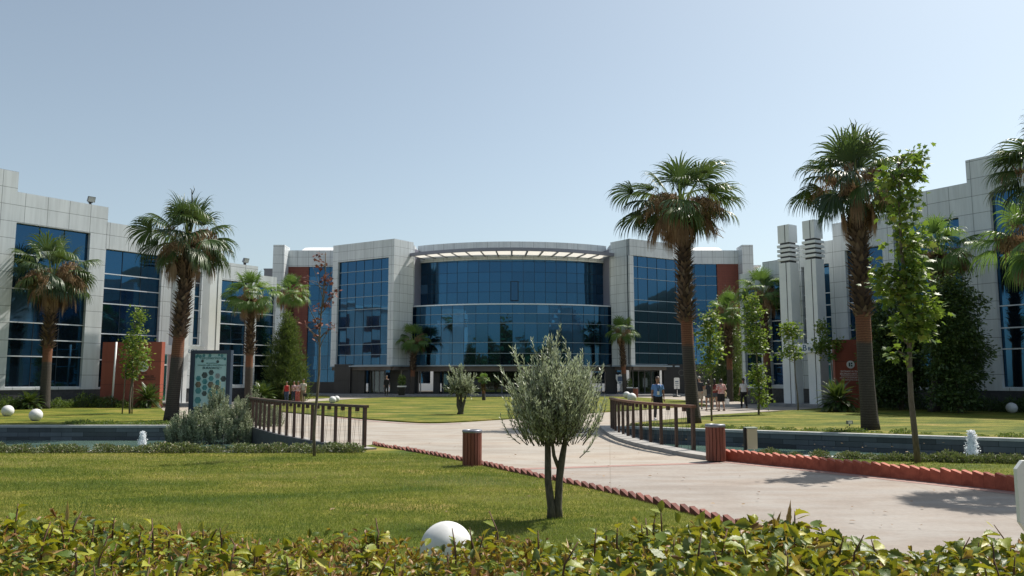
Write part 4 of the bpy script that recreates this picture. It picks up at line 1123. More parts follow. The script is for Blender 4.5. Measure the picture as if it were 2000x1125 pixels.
# ---- fan palms
def make_crown(seed, n_green=38, n_dead=16, n_flower=12, green='palm'):
    """unit crown, about 2.2 m radius; returns three meshes (green fronds, dead fronds, flower stalks)"""
    rng = np.random.default_rng(seed)
    Vg, Fg, Ag = [], [], []; Vd, Fd, Ad = [], [], []; Vf, Ff_, Af = [], [], []
    def fan(V, F, A, az, el, plen, flen, nseg, spread, droop, tone, fold=.25, fuse=.62):
        base = np.array([math.cos(az) * .12, math.sin(az) * .12, .0])
        dirh = np.array([math.cos(az), math.sin(az), 0]); up = np.array([0, 0, 1.])
        pts = []; n = 6
        e = el + .25; p = base.copy(); step = plen / n
        for i in range(n + 1):
            pts.append(p.copy()); dv = dirh * math.cos(e) + up * math.sin(e); p = p + dv * step; e -= (.30 + .1 * droop) / n * (1.5 if el < .9 else .5)
        side = np.array([-math.sin(az), math.cos(az), 0])
        for i in range(n):
            b = len(V); w0, w1 = .035 * (1 - i / n * .5), .035 * (1 - (i + 1) / n * .5)
            V += [pts[i] - side * w0, pts[i] + side * w0, pts[i + 1] + side * w1, pts[i + 1] - side * w1]; A += [min(1, tone + .35)] * 4; F.append((b, b + 1, b + 2, b + 3))
        hub = pts[-1]; ax = dirh * math.cos(e) + up * math.sin(e); nrm = np.cross(side, ax)
        if nrm[2] < 0: nrm = -nrm
        roll = rng.normal(0, .35); side2 = side * math.cos(roll) + nrm * math.sin(roll); nrm = np.cross(side2, ax); 
        if nrm[2] < 0: nrm = -nrm
        for s in range(nseg):
            t = (s + .5) / nseg * 2 - 1
            a = t * spread + rng.normal(0, .015)
            L = flen * (1 - .28 * abs(t) ** 2) * rng.uniform(.93, 1.05)
            d = ax * math.cos(a) + side2 * math.sin(a) + nrm * (fold * math.cos(a * 1.2) * .5)
            d /= np.linalg.norm(d)
            w = np.cross(d, nrm); w /= np.linalg.norm(w) + 1e-9
            cur = hub.copy(); dd = d.copy(); rows = []
            wm = L * fuse * spread / nseg * 1.04
            K = 7; hs = [0, .2, .42, .62, .76, .88, 1.0]
            ws = [.012, wm * .34, wm * .66, wm * .80, wm * .48, wm * .27, .003]
            last = 0; tipdr = droop * rng.uniform(.6, 1.5)
            for h, ww in zip(hs, ws):
                st = (h - last) * L; last = h
                if h > .4: dd = dd + np.array([0, 0, -1.]) * (h - .35) * 1.15 * tipdr; dd /= np.linalg.norm(dd)
                cur = cur + dd * st
                rows.append((cur - w * ww + nrm * ww * .35, cur + w * ww + nrm * ww * .35, cur.copy() - nrm * ww * .25))
            tn = float(np.clip(tone + rng.normal(0, .06), 0, 1))
            b = len(V)
            for (l_, r_, m_) in rows: V += [l_, m_, r_]; A += [tn] * 3
            for i in range(len(rows) - 1):
                q = b + 3 * i; F.append((q, q + 1, q + 4, q + 3)); F.append((q + 1, q + 2, q + 5, q + 4))
    ga = PI * (3 - math.sqrt(5))
    for i in range(n_green):
        f = i / (n_green - 1)
        el = R(84) - f ** .95 * R(112) + rng.normal(0, .07)
        az = i * ga + rng.normal(0, .28)
        pl = .62 + .62 * math.sin(PI * min(1, f * 1.15)) ** .6
        fan(Vg, Fg, Ag, az, el, pl * rng.uniform(.72, 1.2), rng.uniform(.95, 1.2) * (1.12 - .1 * f), 30, R(rng.uniform(72, 100)) * (1 if f > .08 else .3), .7 + f * .9, float(np.clip(rng.normal(.48 - .1 * f, .22), 0, 1)))
    for i in range(n_dead):
        az = rng.uniform(0, 2 * PI); el = R(rng.uniform(-72, -20))
        fan(Vd, Fd, Ad, az, el, rng.uniform(.5, .95), rng.uniform(.7, 1.05), 16, R(rng.uniform(18, 50)), 2.4, float(rng.uniform(.1, .8)), .1, .5)
    for i in range(n_flower):                                   # flower stalks: arching stalk with hanging tassels
        az = rng.uniform(0, 2 * PI); el = R(rng.uniform(-5, 62)); L = rng.uniform(.9, 1.6)
        p = np.array([0, 0, .1]); dv = np.array([math.cos(az) * math.cos(el), math.sin(az) * math.cos(el), math.sin(el)])
        n = 12; side = np.array([-math.sin(az), math.cos(az), 0])
        for k in range(n):
            q = p + dv * L / n; b = len(Vf)
            Vf += [p - side * .016, p + side * .016, q + side * .014, q - side * .014]; Af += [.7] * 4; Ff_.append((b, b + 1, b + 2, b + 3))
            dv = dv + np.array([0, 0, -.11 - .03 * k / n]); dv /= np.linalg.norm(dv); p = q
            if k > 3:
                for _ in range(13):
                    o = p + rng.normal(0, .07, 3); ln = rng.uniform(.12, .42); d2 = rng.normal(0, .42, 3); d2[2] -= 1; d2 /= np.linalg.norm(d2)
                    w = np.cross(d2, rng.normal(size=3)); w /= np.linalg.norm(w); w *= rng.uniform(.008, .022); b = len(Vf)
                    e2 = o + d2 * ln; Vf += [o - w, o + w, e2 + w * .3, e2 - w * .3]; Af += [float(rng.uniform(.2, 1))] * 4; Ff_.append((b, b + 1, b + 2, b + 3))
    return (npmesh('crown', Vg, Fg, M[green], attr=Ag), npmesh('dead_fronds', Vd, Fd, M['palmdead'], attr=Ad), npmesh('flower_stalks', Vf, Ff_, M['palmdead'], attr=Af))
crowns = [make_crown(21, 36, 18, 14), make_crown(5, 32, 26, 24), make_crown(77, 36, 10, 7), make_crown(40, 26, 8, 9, 'palm_young_sunlit'), make_crown(52, 32, 18, 14, 'palm_young_sunlit')]
GP = 'fan palms of the campus garden'
def palm(base, top, r_base, r_mid, s, label, variant=0, rz=0.0, boots=True, band=True, seed=1, sz=None, group=GP):
    """base, top: world points; s = crown scale (1 = about 2.2 m radius)"""
    rng = random.Random(seed); nrg = np.random.default_rng(seed)
    base = Vector(base); top = Vector(top); H = (top - base).length
    T = thing('palm_tree', base, label, 'palm tree', group)
    n = 26; pts = []; rad = []; at_ = []
    lean = Vector((top.x - base.x, top.y - base.y, 0))
    for i in range(n + 1):
        t = i / n
        p = base + Vector((0, 0, (top.z - base.z) * t)) + lean * (t ** .75)
        p += Vector((math.sin(t * 5 + seed) * .02 * H * .2, 0, 0))
        fl = math.exp(-t * H / .45)
        r = r_mid + (r_base - r_mid) * (.55 * (1 - t) ** 1.0 * (t < 1)) + (r_base - r_mid) * .45 * fl
        if t > .62: r = r * (1 - .18 * (t - .62) / .38)
        pts.append(p); rad.append(max(.05, r)); at_.append(.02 + t * .96 if band else .7 + .25 * t)
    mb = MB(); mb.tube(pts, rad, 18, True, True, .035, rng, at_)
    mb.build('trunk', M['palmtrunk'], T)
    if boots:
        # pointed stubs of old leaf bases wrap the upper trunk
        nb = int(330 * max(.35, H / 7)); P_, A_, N_, S_, C_ = [], [], [], [], []
        t0 = .465 if band else .25
        for k in range(nb):
            t = t0 + (1 - t0) * (k / nb); a = k * 2.39996 + rng.uniform(-.2, .2)
            i = min(n - 1, int(t * n)); f = t * n - i
            p = pts[i].lerp(pts[i + 1], f); r = rad[i] + (rad[i + 1] - rad[i]) * f
            o = Vector((math.cos(a), math.sin(a), 0))
            P_.append(tuple(p + o * r * .92 - T.location)); A_.append(tuple(o * rng.uniform(.3, .95) + Vector((rng.uniform(-.25, .25), rng.uniform(-.25, .25), 1.0))))
            N_.append(tuple(o)); S_.append(rng.uniform(.75, 1.3) * .25 * min(1, r_mid / .17)); C_.append(min(1, max(0, rng.gauss(.38, .24))))
        BT = ([(-.34, 0, 0), (.34, 0, 0), (.20, .55, .12), (.05, 1.05, .34), (-.06, 1.0, .36), (-.22, .5, .12), (0, .05, .16), (0, .6, .24)], [(0, 6, 7, 5), (6, 1, 2, 7), (5, 7, 3, 4), (7, 2, 3, 3)])
        BT = (BT[0], [(0, 6, 7), (0, 7, 5), (6, 1, 2), (6, 2, 7), (5, 7, 4), (7, 3, 4), (7, 2, 3)])
        cloud('leaf_bases', BT, P_, A_, N_, S_, M['boots'], T, rnd=np.array(C_))
    cr = crowns[variant]
    for me, nm in zip(cr, ('crown', 'dead_fronds', 'flower_stalks')):
        o = link_mesh(nm, me, T, top - base); o.scale = (s, s, s if sz is None else sz); o.rotation_euler = (0, 0, rz)
    if variant == 0 and s > 1:
        mb = MB(); q = top - base
        mb.tube([q + Vector((.05, 0, .3)), q + Vector((.10, 0, 1.3 * s)), q + Vector((.06, 0, 2.12 * s)), q + Vector((-.02, 0, 2.2 * s))], [.06, .035, .02, .006], 6)
        mb.tube([q + Vector((.08, 0, 1.95 * s)), q + Vector((.16, 0, 2.15 * s)), q + Vector((.12, 0, 2.3 * s))], [.02, .014, .005], 5)
        mb.build('spear_leaf', M['palm'], T, world=False)
    return T
def palm_px(bx, by, cx, cy, Y, rb, rm, s, label, **k):
    """base pixel, crown-centre pixel at distance Y (the trunk ends at the crown centre)"""
    if by is None: b = (at(bx, 742, Y)[0], Y, 0)
    else:
        gx_, gy_ = g(bx, by); b = (gx_, gy_, 0.0); Y = gy_
    t = at(cx, cy, Y)
    return palm((b[0], b[1], -.02), (t[0], Y - .05, t[1]), rb, rm, s, label, **k)
palm_px(85, 800, 105, 545, None, .30, .21, 1.2, 'stout palm on the left lawn behind the two white globes', variant=1, rz=.4, seed=2)
palm_px(333, 823, 368, 478, None, .29, .19, 1.04, 'tall leaning palm beside the teal hexagon board', variant=0, rz=1.9, seed=3)
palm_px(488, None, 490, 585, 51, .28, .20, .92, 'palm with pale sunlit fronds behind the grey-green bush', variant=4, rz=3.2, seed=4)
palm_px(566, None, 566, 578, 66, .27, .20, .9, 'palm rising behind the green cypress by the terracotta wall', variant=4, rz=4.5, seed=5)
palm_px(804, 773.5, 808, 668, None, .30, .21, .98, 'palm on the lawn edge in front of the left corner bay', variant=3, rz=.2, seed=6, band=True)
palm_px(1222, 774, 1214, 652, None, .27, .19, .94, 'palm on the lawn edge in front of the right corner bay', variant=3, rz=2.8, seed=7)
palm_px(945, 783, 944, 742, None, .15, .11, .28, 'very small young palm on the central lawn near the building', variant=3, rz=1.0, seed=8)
palm_px(1356, 829, 1330, 408, None, .27, .19, 1.26, 'tallest palm, behind the end of the right railing', variant=1, rz=2.3, seed=9, sz=1.0)
palm_px(1702, 842, 1668, 372, None, .29, .20, 1.04, 'tall palm with dark trunk in front of the white-lettered red sign wall', variant=0, rz=5.2, seed=10)
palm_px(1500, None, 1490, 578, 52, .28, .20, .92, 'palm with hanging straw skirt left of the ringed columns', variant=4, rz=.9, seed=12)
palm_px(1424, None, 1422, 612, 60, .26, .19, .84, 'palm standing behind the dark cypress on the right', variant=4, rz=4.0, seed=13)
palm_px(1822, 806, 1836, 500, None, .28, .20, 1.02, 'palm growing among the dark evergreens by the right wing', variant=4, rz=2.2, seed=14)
palm((9.55, 13.2, -.02), (9.25, 13.1, 4.95), .24, .17, .60, 'palm reaching in at the right edge of the picture, dark arching fronds', variant=2, rz=.6, seed=15)
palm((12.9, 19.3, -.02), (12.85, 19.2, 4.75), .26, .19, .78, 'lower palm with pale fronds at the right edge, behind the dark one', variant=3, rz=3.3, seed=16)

# ---- young plane trees
def sapling(base, H, blobs, label, cat='young tree', r0=.035, lean=(0, 0), leaf=.11, per=14, mat='plane', tmpl=PLANE, clump=.16, seed=1, stake=False, name='young_tree', bark='bark', group=None, extra=()):
    rng = np.random.default_rng(seed)
    T = thing(name, base, label, cat, group)
    mb = MB(); top = Vector((lean[0], lean[1], H))
    n = 10; pts = [Vector((top.x * (i / n) ** 1.3 + math.sin(i * 1.3 + seed) * .012 * H * .4, top.y * (i / n), H * i / n)) for i in range(n + 1)]
    mb.tube(pts, [r0 * (1 - .72 * i / n) for i in range(n + 1)], 8)
    for (cx, cy, cz, rx, ry, rz_, nc) in blobs:
        for _ in range(max(2, nc // 14)):
            d = rdirs(rng, 1)[0]
            q = Vector((cx + d[0] * rx * .8, cy + d[1] * ry * .8, cz + d[2] * rz_ * .7))
            h = min(H * .97, max(.2 * H, q.z - rng.uniform(.2, .5) * (abs(q.x) + .4)))
            f = h / H * n; i = min(n - 1, int(f)); a = pts[i].lerp(pts[i + 1], f - i)
            limb(mb, a, q, r0 * .3, r0 * .08, rng, .06, 4, 5)
    for (a, b, r) in extra: limb(mb, a, b, r, r * .4, rng, .05, 5, 5)
    mb.build('trunk', M[bark], T, world=False)
    p, a, nn, s_, c = leafy(rng, blobs, per, leaf, tmpl, clump)
    cloud('crown', tmpl, p, a, nn, s_, M[mat], T, rnd=c)
    if stake:
        k = MB(); k.tube([(-.30, -.1, 0), (-.22, -.1, 2.3)], .03, 6); k.tube([(.18, -.15, 0), (.10, -.1, 2.2)], .03, 6); k.build('stakes', M['bark'], T, world=False)
    return T
GS = 'young plane trees on the lawns'
b = g(253, 810)
sapling((b[0], b[1], 0), 4.9, [(.15, 0, 2.6, .62, .5, .6, 46), (.1, 0, 3.6, .42, .4, .6, 30), (.15, 0, 4.5, .22, .2, .4, 12), (-.1, 0, 2.0, .35, .35, .35, 18)], 'staked young plane tree in front of the left red sign wall', r0=.05, leaf=.12, seed=3, stake=True, group=GS, clump=.15)
b = g(1391, 825)
sapling((b[0], b[1], 0), 4.4, [(0, 0, 2.9, .42, .4, .75, 50), (.05, 0, 3.9, .3, .3, .4, 18), (-.1, 0, 2.1, .25, .25, .3, 10)], 'young plane tree right behind the wooden bin and tall palm', r0=.04, leaf=.12, seed=4, group=GS, clump=.15)
b = g(1483, 812)
sapling((b[0], b[1], 0), 5.6, [(-.1, 0, 3.4, .52, .45, .8, 60), (-.15, 0, 4.5, .42, .4, .55, 30), (-.2, 0, 5.2, .2, .2, .3, 10), (0, 0, 1.8, .30, .3, .9, 36), (.05, 0, .9, .22, .2, .5, 16)], 'young plane tree leafy down to the ground beside the walkers', r0=.05, leaf=.13, seed=5, group=GS, clump=.16)
b = g(1559, 803.5)
sapling((b[0], b[1], 0), 4.6, [(-.25, 0, 4.1, .55, .5, .4, 30), (-.15, 0, 3.2, .40, .45, .45, 18), (-.7, 0, 2.9, .25, .25, .2, 5)], 'thin young plane tree in front of the ringed columns', r0=.04, leaf=.14, seed=6, lean=(-.2, 0), group=GS, clump=.15)
b = g(1634, 798)
sapling((b[0], b[1], 0), 5.2, [(-.60, 0, 3.55, .55, .5, .42, 34), (-.55, 0, 4.5, .36, .4, .5, 18), (.25, 0, 3.6, .3, .3, .3, 8), (-.3, 0, 3.0, .35, .3, .25, 8)], 'young plane tree covering the end of the blue-lettered sign', r0=.04, leaf=.14, seed=7, lean=(-.5, 0), group=GS, clump=.15)
b = g(1790, 907)
def pxz(px, py, Y): X, Z_ = at(px, py, Y); return X - b[0], Z_
bl = []
for px, py, rx, rz_, nc in ((1775, 640, .42, .26, 44), (1800, 612, .34, .24, 30), (1745, 560, .42, .36, 56), (1785, 540, .35, .36, 40), (1770, 475, .32, .32, 38), (1760, 415, .26, .30, 26), (1765, 370, .28, .26, 22), (1770, 330, .30, .22, 16), (1785, 300, .26, .16, 10), (1722, 520, .2, .2, 10), (1735, 345, .2, .25, 10), (1760, 690, .16, .12, 6)):
    x_, z_ = pxz(px, py, b[1]); bl.append((x_, 0, z_, rx * .85, rx * .85, rz_, nc))
sapling((b[0], b[1], 0), 6.0, bl, 'tall slim plane tree with big yellow-green leaves on the near right lawn', r0=.062, leaf=.125, per=7, seed=8, group=GS, clump=.11, lean=(-.05, 0))
b = g(613, 894)
bl = []
for px, py, rx, rz_, nc in ((628, 505, .05, .16, 5), (640, 545, .09, .12, 6), (648, 575, .08, .05, 3), (636, 590, .09, .06, 3), (621, 600, .08, .08, 2), (618, 632, .10, .12, 5), (598, 637, .06, .04, 2), (648, 640, .10, .05, 3), (614, 660, .08, .04, 2), (598, 545, .10, .05, 2)):
    x_, z_ = pxz(px, py, b[1]); bl.append((x_, 0, z_, rx, rx, rz_, nc))
sapling((b[0], b[1], 0), 4.3, bl, 'nearly bare thin tree with withered red leaves in front of the left railing', cat='young tree', r0=.036, leaf=.085, per=5, mat='redleaf', seed=9, clump=.06, lean=(.13, 0),
        extra=[((.06, 0, 2.7), (-.28, 0, 3.5), .012), ((.08, 0, 3.0), (.35, .05, 3.55), .012), ((.05, 0, 2.4), (-.25, 0, 2.75), .012), ((.1, 0, 3.3), (-.15, .05, 4.0), .01), ((.1, 0, 3.2), (.28, 0, 3.9), .01), ((.05, 0, 2.2), (.35, 0, 2.75), .01)])

# ---- olive trees
def olive(base, trunks, shoots_from, dirs, label, seed, leaf=.045, nleaf=34, wid=1.0):
    """trunks: list of polylines with radii; shoots: start points, end points"""
    rng = np.random.default_rng(seed)
    T = thing('olive_tree', base, label, 'olive tree')
    mb = MB(); rr_ = random.Random(seed)
    for pts, rad in trunks: mb.tube(pts, rad, 10, True, True, .09, rr_)
    P_, A_, N_, S_, C_ = [], [], [], [], []
    for (a, b_) in dirs:
        a = np.array(a); b_ = np.array(b_); L = np.linalg.norm(b_ - a)
        bow = rng.normal(0, .05 * L, 3); bow[2] = abs(bow[2]) * .3
        n = 7; pts = [a + (b_ - a) * (i / n) + bow * math.sin(PI * i / n) + np.array([0, 0, -.10 * L * math.sin(PI * i / n)]) for i in range(n + 1)]
        mb.tube([Vector(p) for p in pts], [.0055 * wid * (1 - .75 * i / n) + .0012 for i in range(n + 1)], 4, False)
        m = int(nleaf * L / .6); tone = rng.normal(0, .10)
        for k in range(m):
            t = .12 + .88 * (k + rng.random()) / m; i = min(n - 1, int(t * n)); f = t * n - i
            p = pts[i] * (1 - f) + pts[i + 1] * f; d = pts[i + 1] - pts[i]; d /= np.linalg.norm(d)
            o = rng.normal(size=3); o -= d * (o @ d); o /= np.linalg.norm(o)
            P_.append(p); A_.append(d * rng.uniform(.7, 1.3) + o * rng.uniform(.35, .9)); N_.append(np.cross(A_[-1], np.cross(np.array([0, 0, 1.]), A_[-1])) + rng.normal(0, .5, 3)); S_.append(leaf * rng.uniform(.65, 1.2))
            C_.append(np.clip(rng.normal(.45, .2) + tone + .22 * (t - .5), 0, 1))
    mb.build('trunk', M['barkdark'], T, world=False)
    cloud('crown', LANCE, P_, A_, N_, S_, M['olive'], T, rnd=np.array(C_))
    return T
def olive_shoots(rng, n, c0, wid, z0, z1, spread, Rx):
    out = []
    for _ in range(n):
        a = rng.uniform(0, 2 * PI); r = math.sqrt(rng.random())
        tx, ty = math.cos(a) * r, math.sin(a) * r
        s = np.array([c0[0] + tx * wid * rng.uniform(.2, .75), c0[1] + ty * wid * rng.uniform(.2, .75), rng.uniform(z0, z0 + (z1 - z0) * .5)])
        top = z0 + (z1 - z0) * (1 - .50 * r ** 1.6) * rng.uniform(.72, 1.06)
        e = np.array([c0[0] + tx * Rx * (.82 + .25 * rng.random()), c0[1] + ty * Rx * .9, max(top, s[2] + .12)])
        out.append((s, e))
    return out
rng = np.random.default_rng(17)
ob = g(1083, 1017)
Yo = ob[1]
def oz(px, py): X, Z_ = at(px, py, Yo); return X - ob[0], Z_
tr = []
x1, z1 = oz(1070, 862); x2, z2 = oz(1103, 868); xb, zb = oz(1080, 1012)
tr.append(([(-.03, 0, -.05), (-.035, 0, .15), (oz(1071, 940)[0], .02, oz(1071, 940)[1]), (x1, .04, z1), (x1 - .04, .08, z1 + .28), (x1 - .10, .1, z1 + .6)], [.062, .045, .041, .036, .022, .008]))
tr.append(([(.04, .03, -.05), (.04, .03, .15), (oz(1093, 935)[0], .03, oz(1093, 935)[1]), (oz(1095, 915)[0], .03, oz(1095, 915)[1]), (x2, .02, z2), (x2 + .05, .0, z2 + .3), (x2 + .1, .0, z2 + .62)], [.066, .048, .045, .043, .032, .02, .008]))
tr.append(([(oz(1093, 918)[0], .03, oz(1093, 918)[1]), (oz(1082, 890)[0], .0, oz(1082, 890)[1]), (oz(1078, 860)[0], -.02, oz(1078, 860)[1]), (.0, -.05, z2 + .4)], [.025, .021, .018, .006]))
tr.append(([(x2 + .0, .02, z2 + .02), (x2 + .035, .02, z2 + .0), (x2 + .05, .0, z2 - .02)], [.016, .012, .005]))
for k in range(9):
    a = k * 0.7; tr.append(([(x1 * .4 + x2 * .4, .02, z1 + .05), (math.cos(a) * .16, math.sin(a) * .16, z1 + .28), (math.cos(a) * .36, math.sin(a) * .34, z1 + .55)], [.018, .012, .005]))
sh = []
for _ in range(330):
    a = rng.uniform(0, 2 * PI); q = rng.random() ** .55
    x, y = math.cos(a) * q, math.sin(a) * q
    e = np.array([x * .64 + .01, y * .60, 1.88 - .60 * q ** 1.7 + rng.normal(0, .07)]) if rng.random() < .55 else (lambda z: np.array([x * min(.62, .12 + .95 * (z - 1.0)), y * min(.56, .12 + .9 * (z - 1.0)), z]))(1.08 + .66 * rng.random())
    L = rng.uniform(.34, .62); st = np.array([e[0] * (.52 + .12 * rng.random()), e[1] * .55, max(.86, e[2] - L)])
    sh.append((st, e))
for _ in range(46):                                           # long leading shoots break the outline
    a = rng.uniform(0, 2 * PI); r = rng.uniform(.0, .55); x = math.cos(a) * r; y = math.sin(a) * r
    sh.append(((x * .7, y * .7, 1.45 - .35 * r), (x * 1.16 + rng.normal(0, .03), y * 1.1, 2.05 - .62 * r + rng.normal(0, .09))))
sh.append(((-.08, 0, 1.6), (oz(1038, 662)[0], 0, oz(1038, 662)[1])))
sh.append(((0, 0, 1.6), (oz(1073, 662)[0], 0, oz(1073, 662)[1])))
for px, py in ((1000, 680), (1180, 712), (1165, 740), (978, 715), (968, 735), (1172, 822), (1008, 700), (1128, 705)):
    X, Z_ = oz(px, py); sh.append(((X * .55, 0, Z_ - .42), (X, 0.05, Z_)))
for _ in range(60):                                           # skirt of low outward shoots
    a = rng.uniform(0, 2 * PI); r = rng.uniform(.1, .55)
    sh.append(((math.cos(a) * .1, math.sin(a) * .1, .95 + rng.uniform(0, .15)), (math.cos(a) * r, math.sin(a) * r, 1.0 + r * .62 + rng.normal(0, .05))))
olive((ob[0], ob[1], 0), tr, None, sh, 'olive tree with several thin trunks on the near lawn edge', 17, leaf=.060, nleaf=56)
rng = np.random.default_rng(19)
b2 = g(899, 811)
tr = [([(-.02, 0, -.05), (.02, 0, .2), (-.1, 0, .45), (-.12, 0, .8), (-.25, .05, 1.2)], [.19, .13, .09, .06, .02]),
      ([(.03, 0, .1), (.08, 0, .35), (.2, 0, .7), (.32, 0, 1.2)], [.12, .09, .06, .02]), ([(0, 0, .3), (.02, .1, .8), (.0, .1, 1.4)], [.09, .06, .02])]
sh = []
for _ in range(300):
    d = rdirs(rng, 1)[0]; r = rng.random() ** .4
    c = np.array([rng.choice([-.28, .05, .33]), rng.normal(0, .15), 1.2 + rng.normal(0, .12)])
    s = c + d * .15 * r; e = c + d * np.array([.55, .5, .55]) * r + np.array([0, 0, .18])
    sh.append((s, e))
for _ in range(14): sh.append(((-.05 + rng.normal(0, .1), 0, 1.6), (-.12 + rng.normal(0, .25), rng.normal(0, .1), 2.15 + rng.normal(0, .12))))
olive((b2[0], b2[1], 0), tr, None, sh, 'small round olive tree with forked trunk on the central lawn', 19, leaf=.10, nleaf=60, wid=2.2)

# ---- cypress and dark evergreens
def sprayed(name, base, label, blobs, mat, seed, per=26, size=.16, clump=.16, tmpl=OVAL, trunk=None, cat='tree', upward=False, group=None, bark='bark', dark=0.0):
    rng = np.random.default_rng(seed)
    T = thing(name, base, label, cat, group)
    if trunk:
        mb = MB(); mb.tube([(0, 0, -.05), (0.03, 0, trunk[0] * .5), (0, 0, trunk[0])], [trunk[1], trunk[1] * .8, trunk[1] * .3], 9)
        for (cx, cy, cz, rx, ry, rz_, nc) in blobs:
            for _ in range(3):
                d = rdirs(rng, 1)[0]; limb(mb, (0, 0, min(trunk[0] * .8, max(.3, cz - .8))), (cx + d[0] * rx * .7, cy + d[1] * ry * .7, cz + d[2] * rz_ * .6), trunk[1] * .35, .01, rng, .06, 4, 5)
        mb.build('trunk', M[bark], T, world=False)
    p, a, nn, s_, c = leafy(rng, blobs, per, size, tmpl, clump)
    if upward: a[:, 2] = np.abs(a[:, 2]) + 1.2; c = np.clip(c + dark, 0, 1)
    cloud('crown', tmpl, p, a, nn, s_, M[mat], T, rnd=c)
    return T
def cone_blobs(H, r0, z0, n, nc, rng, lean=0):
    out = []
    for i in range(n):
        t = i / (n - 1); z = z0 + (H - z0) * t
        r = r0 * (1 - t) ** .72 * (1 if t > .08 else .85) + .08
        out.append((lean * t + rng.normal(0, .06), rng.normal(0, .06), z, r, r, (H - z0) / n * .8 + .05, int(nc * (r / r0) ** 1.3) + 4))
    return out
rng = np.random.default_rng(23)
Yc = 56.8; X = at(556, 742, Yc)[0]; Zc = at(556, 616, Yc)[1]
sprayed('cypress_tree', (X, Yc, 0), 'broad green conical cypress in front of the left end of the central building', cone_blobs(Zc, 1.9, .35, 13, 120, rng, .1), 'conifer', 23, per=40, size=.20, clump=.17, tmpl=LANCE, trunk=(5.2, .14), upward=True, cat='cypress')
Yc2 = 62.0; X = at(1424, 742, Yc2)[0]
sprayed('cypress_tree', (X, Yc2, 0), 'dark cypress behind the walkers in front of the right end of the central building', cone_blobs(at(1424, 572, Yc2)[1], 2.1, .3, 12, 110, rng), 'darktree', 24, per=36, size=.20, clump=.19, tmpl=LANCE, trunk=(6, .14), upward=True, cat='cypress')
Yd = 38.0; X = at(1872, 742, Yd)[0]
sprayed('evergreen_tree', (X, Yd, 0), 'dark round-leaved evergreen between the palm and the right wing pillar',
        [(-.2, 0, 5.9, .9, .8, .8, 80), (.35, 0, 5.2, 1.0, .9, .8, 110), (-.7, 0, 4.8, .8, .8, .9, 100), (0, 0, 3.9, 1.35, 1.1, .9, 190), (.45, 0, 2.9, 1.05, .9, .8, 130), (-.7, 0, 2.8, .9, .8, .9, 120), (.1, 0, 1.8, 1.2, .9, .8, 130), (-.3, 0, .9, 1.1, .8, .6, 90)], 'darktree', 25, per=24, size=.16, clump=.17, trunk=(5.5, .13))
Yd = 42.0; X = at(1758, 742, Yd)[0]
sprayed('evergreen_tree', (X, Yd, 0), 'dark bushy evergreen behind the slim plane tree',
        [(0, 0, 5.0, 1.2, 1.0, 1.0, 130), (-.9, 0, 4.0, 1.0, .9, .9, 120), (.7, 0, 3.6, 1.2, .9, 1.0, 140), (-.5, 0, 2.6, 1.4, 1.0, .9, 160), (.6, 0, 1.8, 1.5, 1.0, .8, 150), (-.6, 0, 1.1, 1.5, 1.0, .7, 130)], 'darktree', 26, per=24, size=.17, clump=.18, trunk=(5, .13))

# ---- big grey-green bush that spills over the pond wall
def sage_bush(base, label, mounds, seed, size=.11):
    rng = np.random.default_rng(seed); T = thing('bush', base, label, 'bush')
    P_, A_, N_, S_, C_ = [], [], [], [], []; mb = MB()
    for (cx, cy, z0, r, h, n) in mounds:
        for _ in range(n):
            a = rng.uniform(0, 2 * PI); q = math.sqrt(rng.random())
            x, y = math.cos(a) * q, math.sin(a) * q
            top = np.array([cx + x * r, cy + y * r * .8, z0 + h * (1 - .62 * q * q) * rng.uniform(.78, 1.08)])
            bot = np.array([cx + x * r * .7, cy + y * r * .6, top[2] - rng.uniform(.35, .6)])
            L = np.linalg.norm(top - bot); mb.tube([Vector(bot), Vector(top)], [.008, .003], 4, False)
            m = int(L / .009); tone = rng.normal(0, .12)
            for k in range(m):
                t = (k + rng.random()) / m; p = bot + (top - bot) * t; o = rng.normal(size=3); o[2] = abs(o[2]) * .6 + .55
                P_.append(p); A_.append(o); N_.append(rng.normal(size=3)); S_.append(size * rng.uniform(.5, 1.1) * (1.1 - .45 * t)); C_.append(np.clip(.30 + .4 * t + tone + rng.normal(0, .12), 0, 1))
    mb.build('stems', M['bark'], T, world=False)
    cloud('foliage', LANCE, P_, A_, N_, S_, M['sage'], T, rnd=np.array(C_))
    return T
Ys_ = 26.6
def bx(px): return at(px, 742, Ys_)[0]
c0 = bx(418)
sage_bush((c0, Ys_, 0), 'large grey-green bush spilling over the pond wall beside the board',
          [(bx(365) - c0, -.2, -.42, .55, 1.0, 90), (bx(395) - c0, -.1, -.42, .62, 1.2, 130), (bx(415) - c0, .5, .1, .50, 1.35, 110), (bx(440) - c0, -.1, -.42, .66, 1.2, 130), (bx(466) - c0, .2, -.3, .5, 1.3, 110), (bx(482) - c0, .9, -.1, .5, 1.45, 90), (bx(348) - c0, .0, -.42, .42, .8, 60), (bx(500) - c0, 1.6, -.1, .6, 1.0, 80), (bx(480) - c0, -.1, -.42, .45, .8, 60)], 31)
X = at(478, 742, 33)[0]
sage_bush((X, 33, 0), 'grey-green bush behind the far end of the left railing', [(0, 0, 0, .7, 1.0, 60), (.5, .5, 0, .5, .7, 36), (.95, .9, 0, .5, .6, 30)], 32)

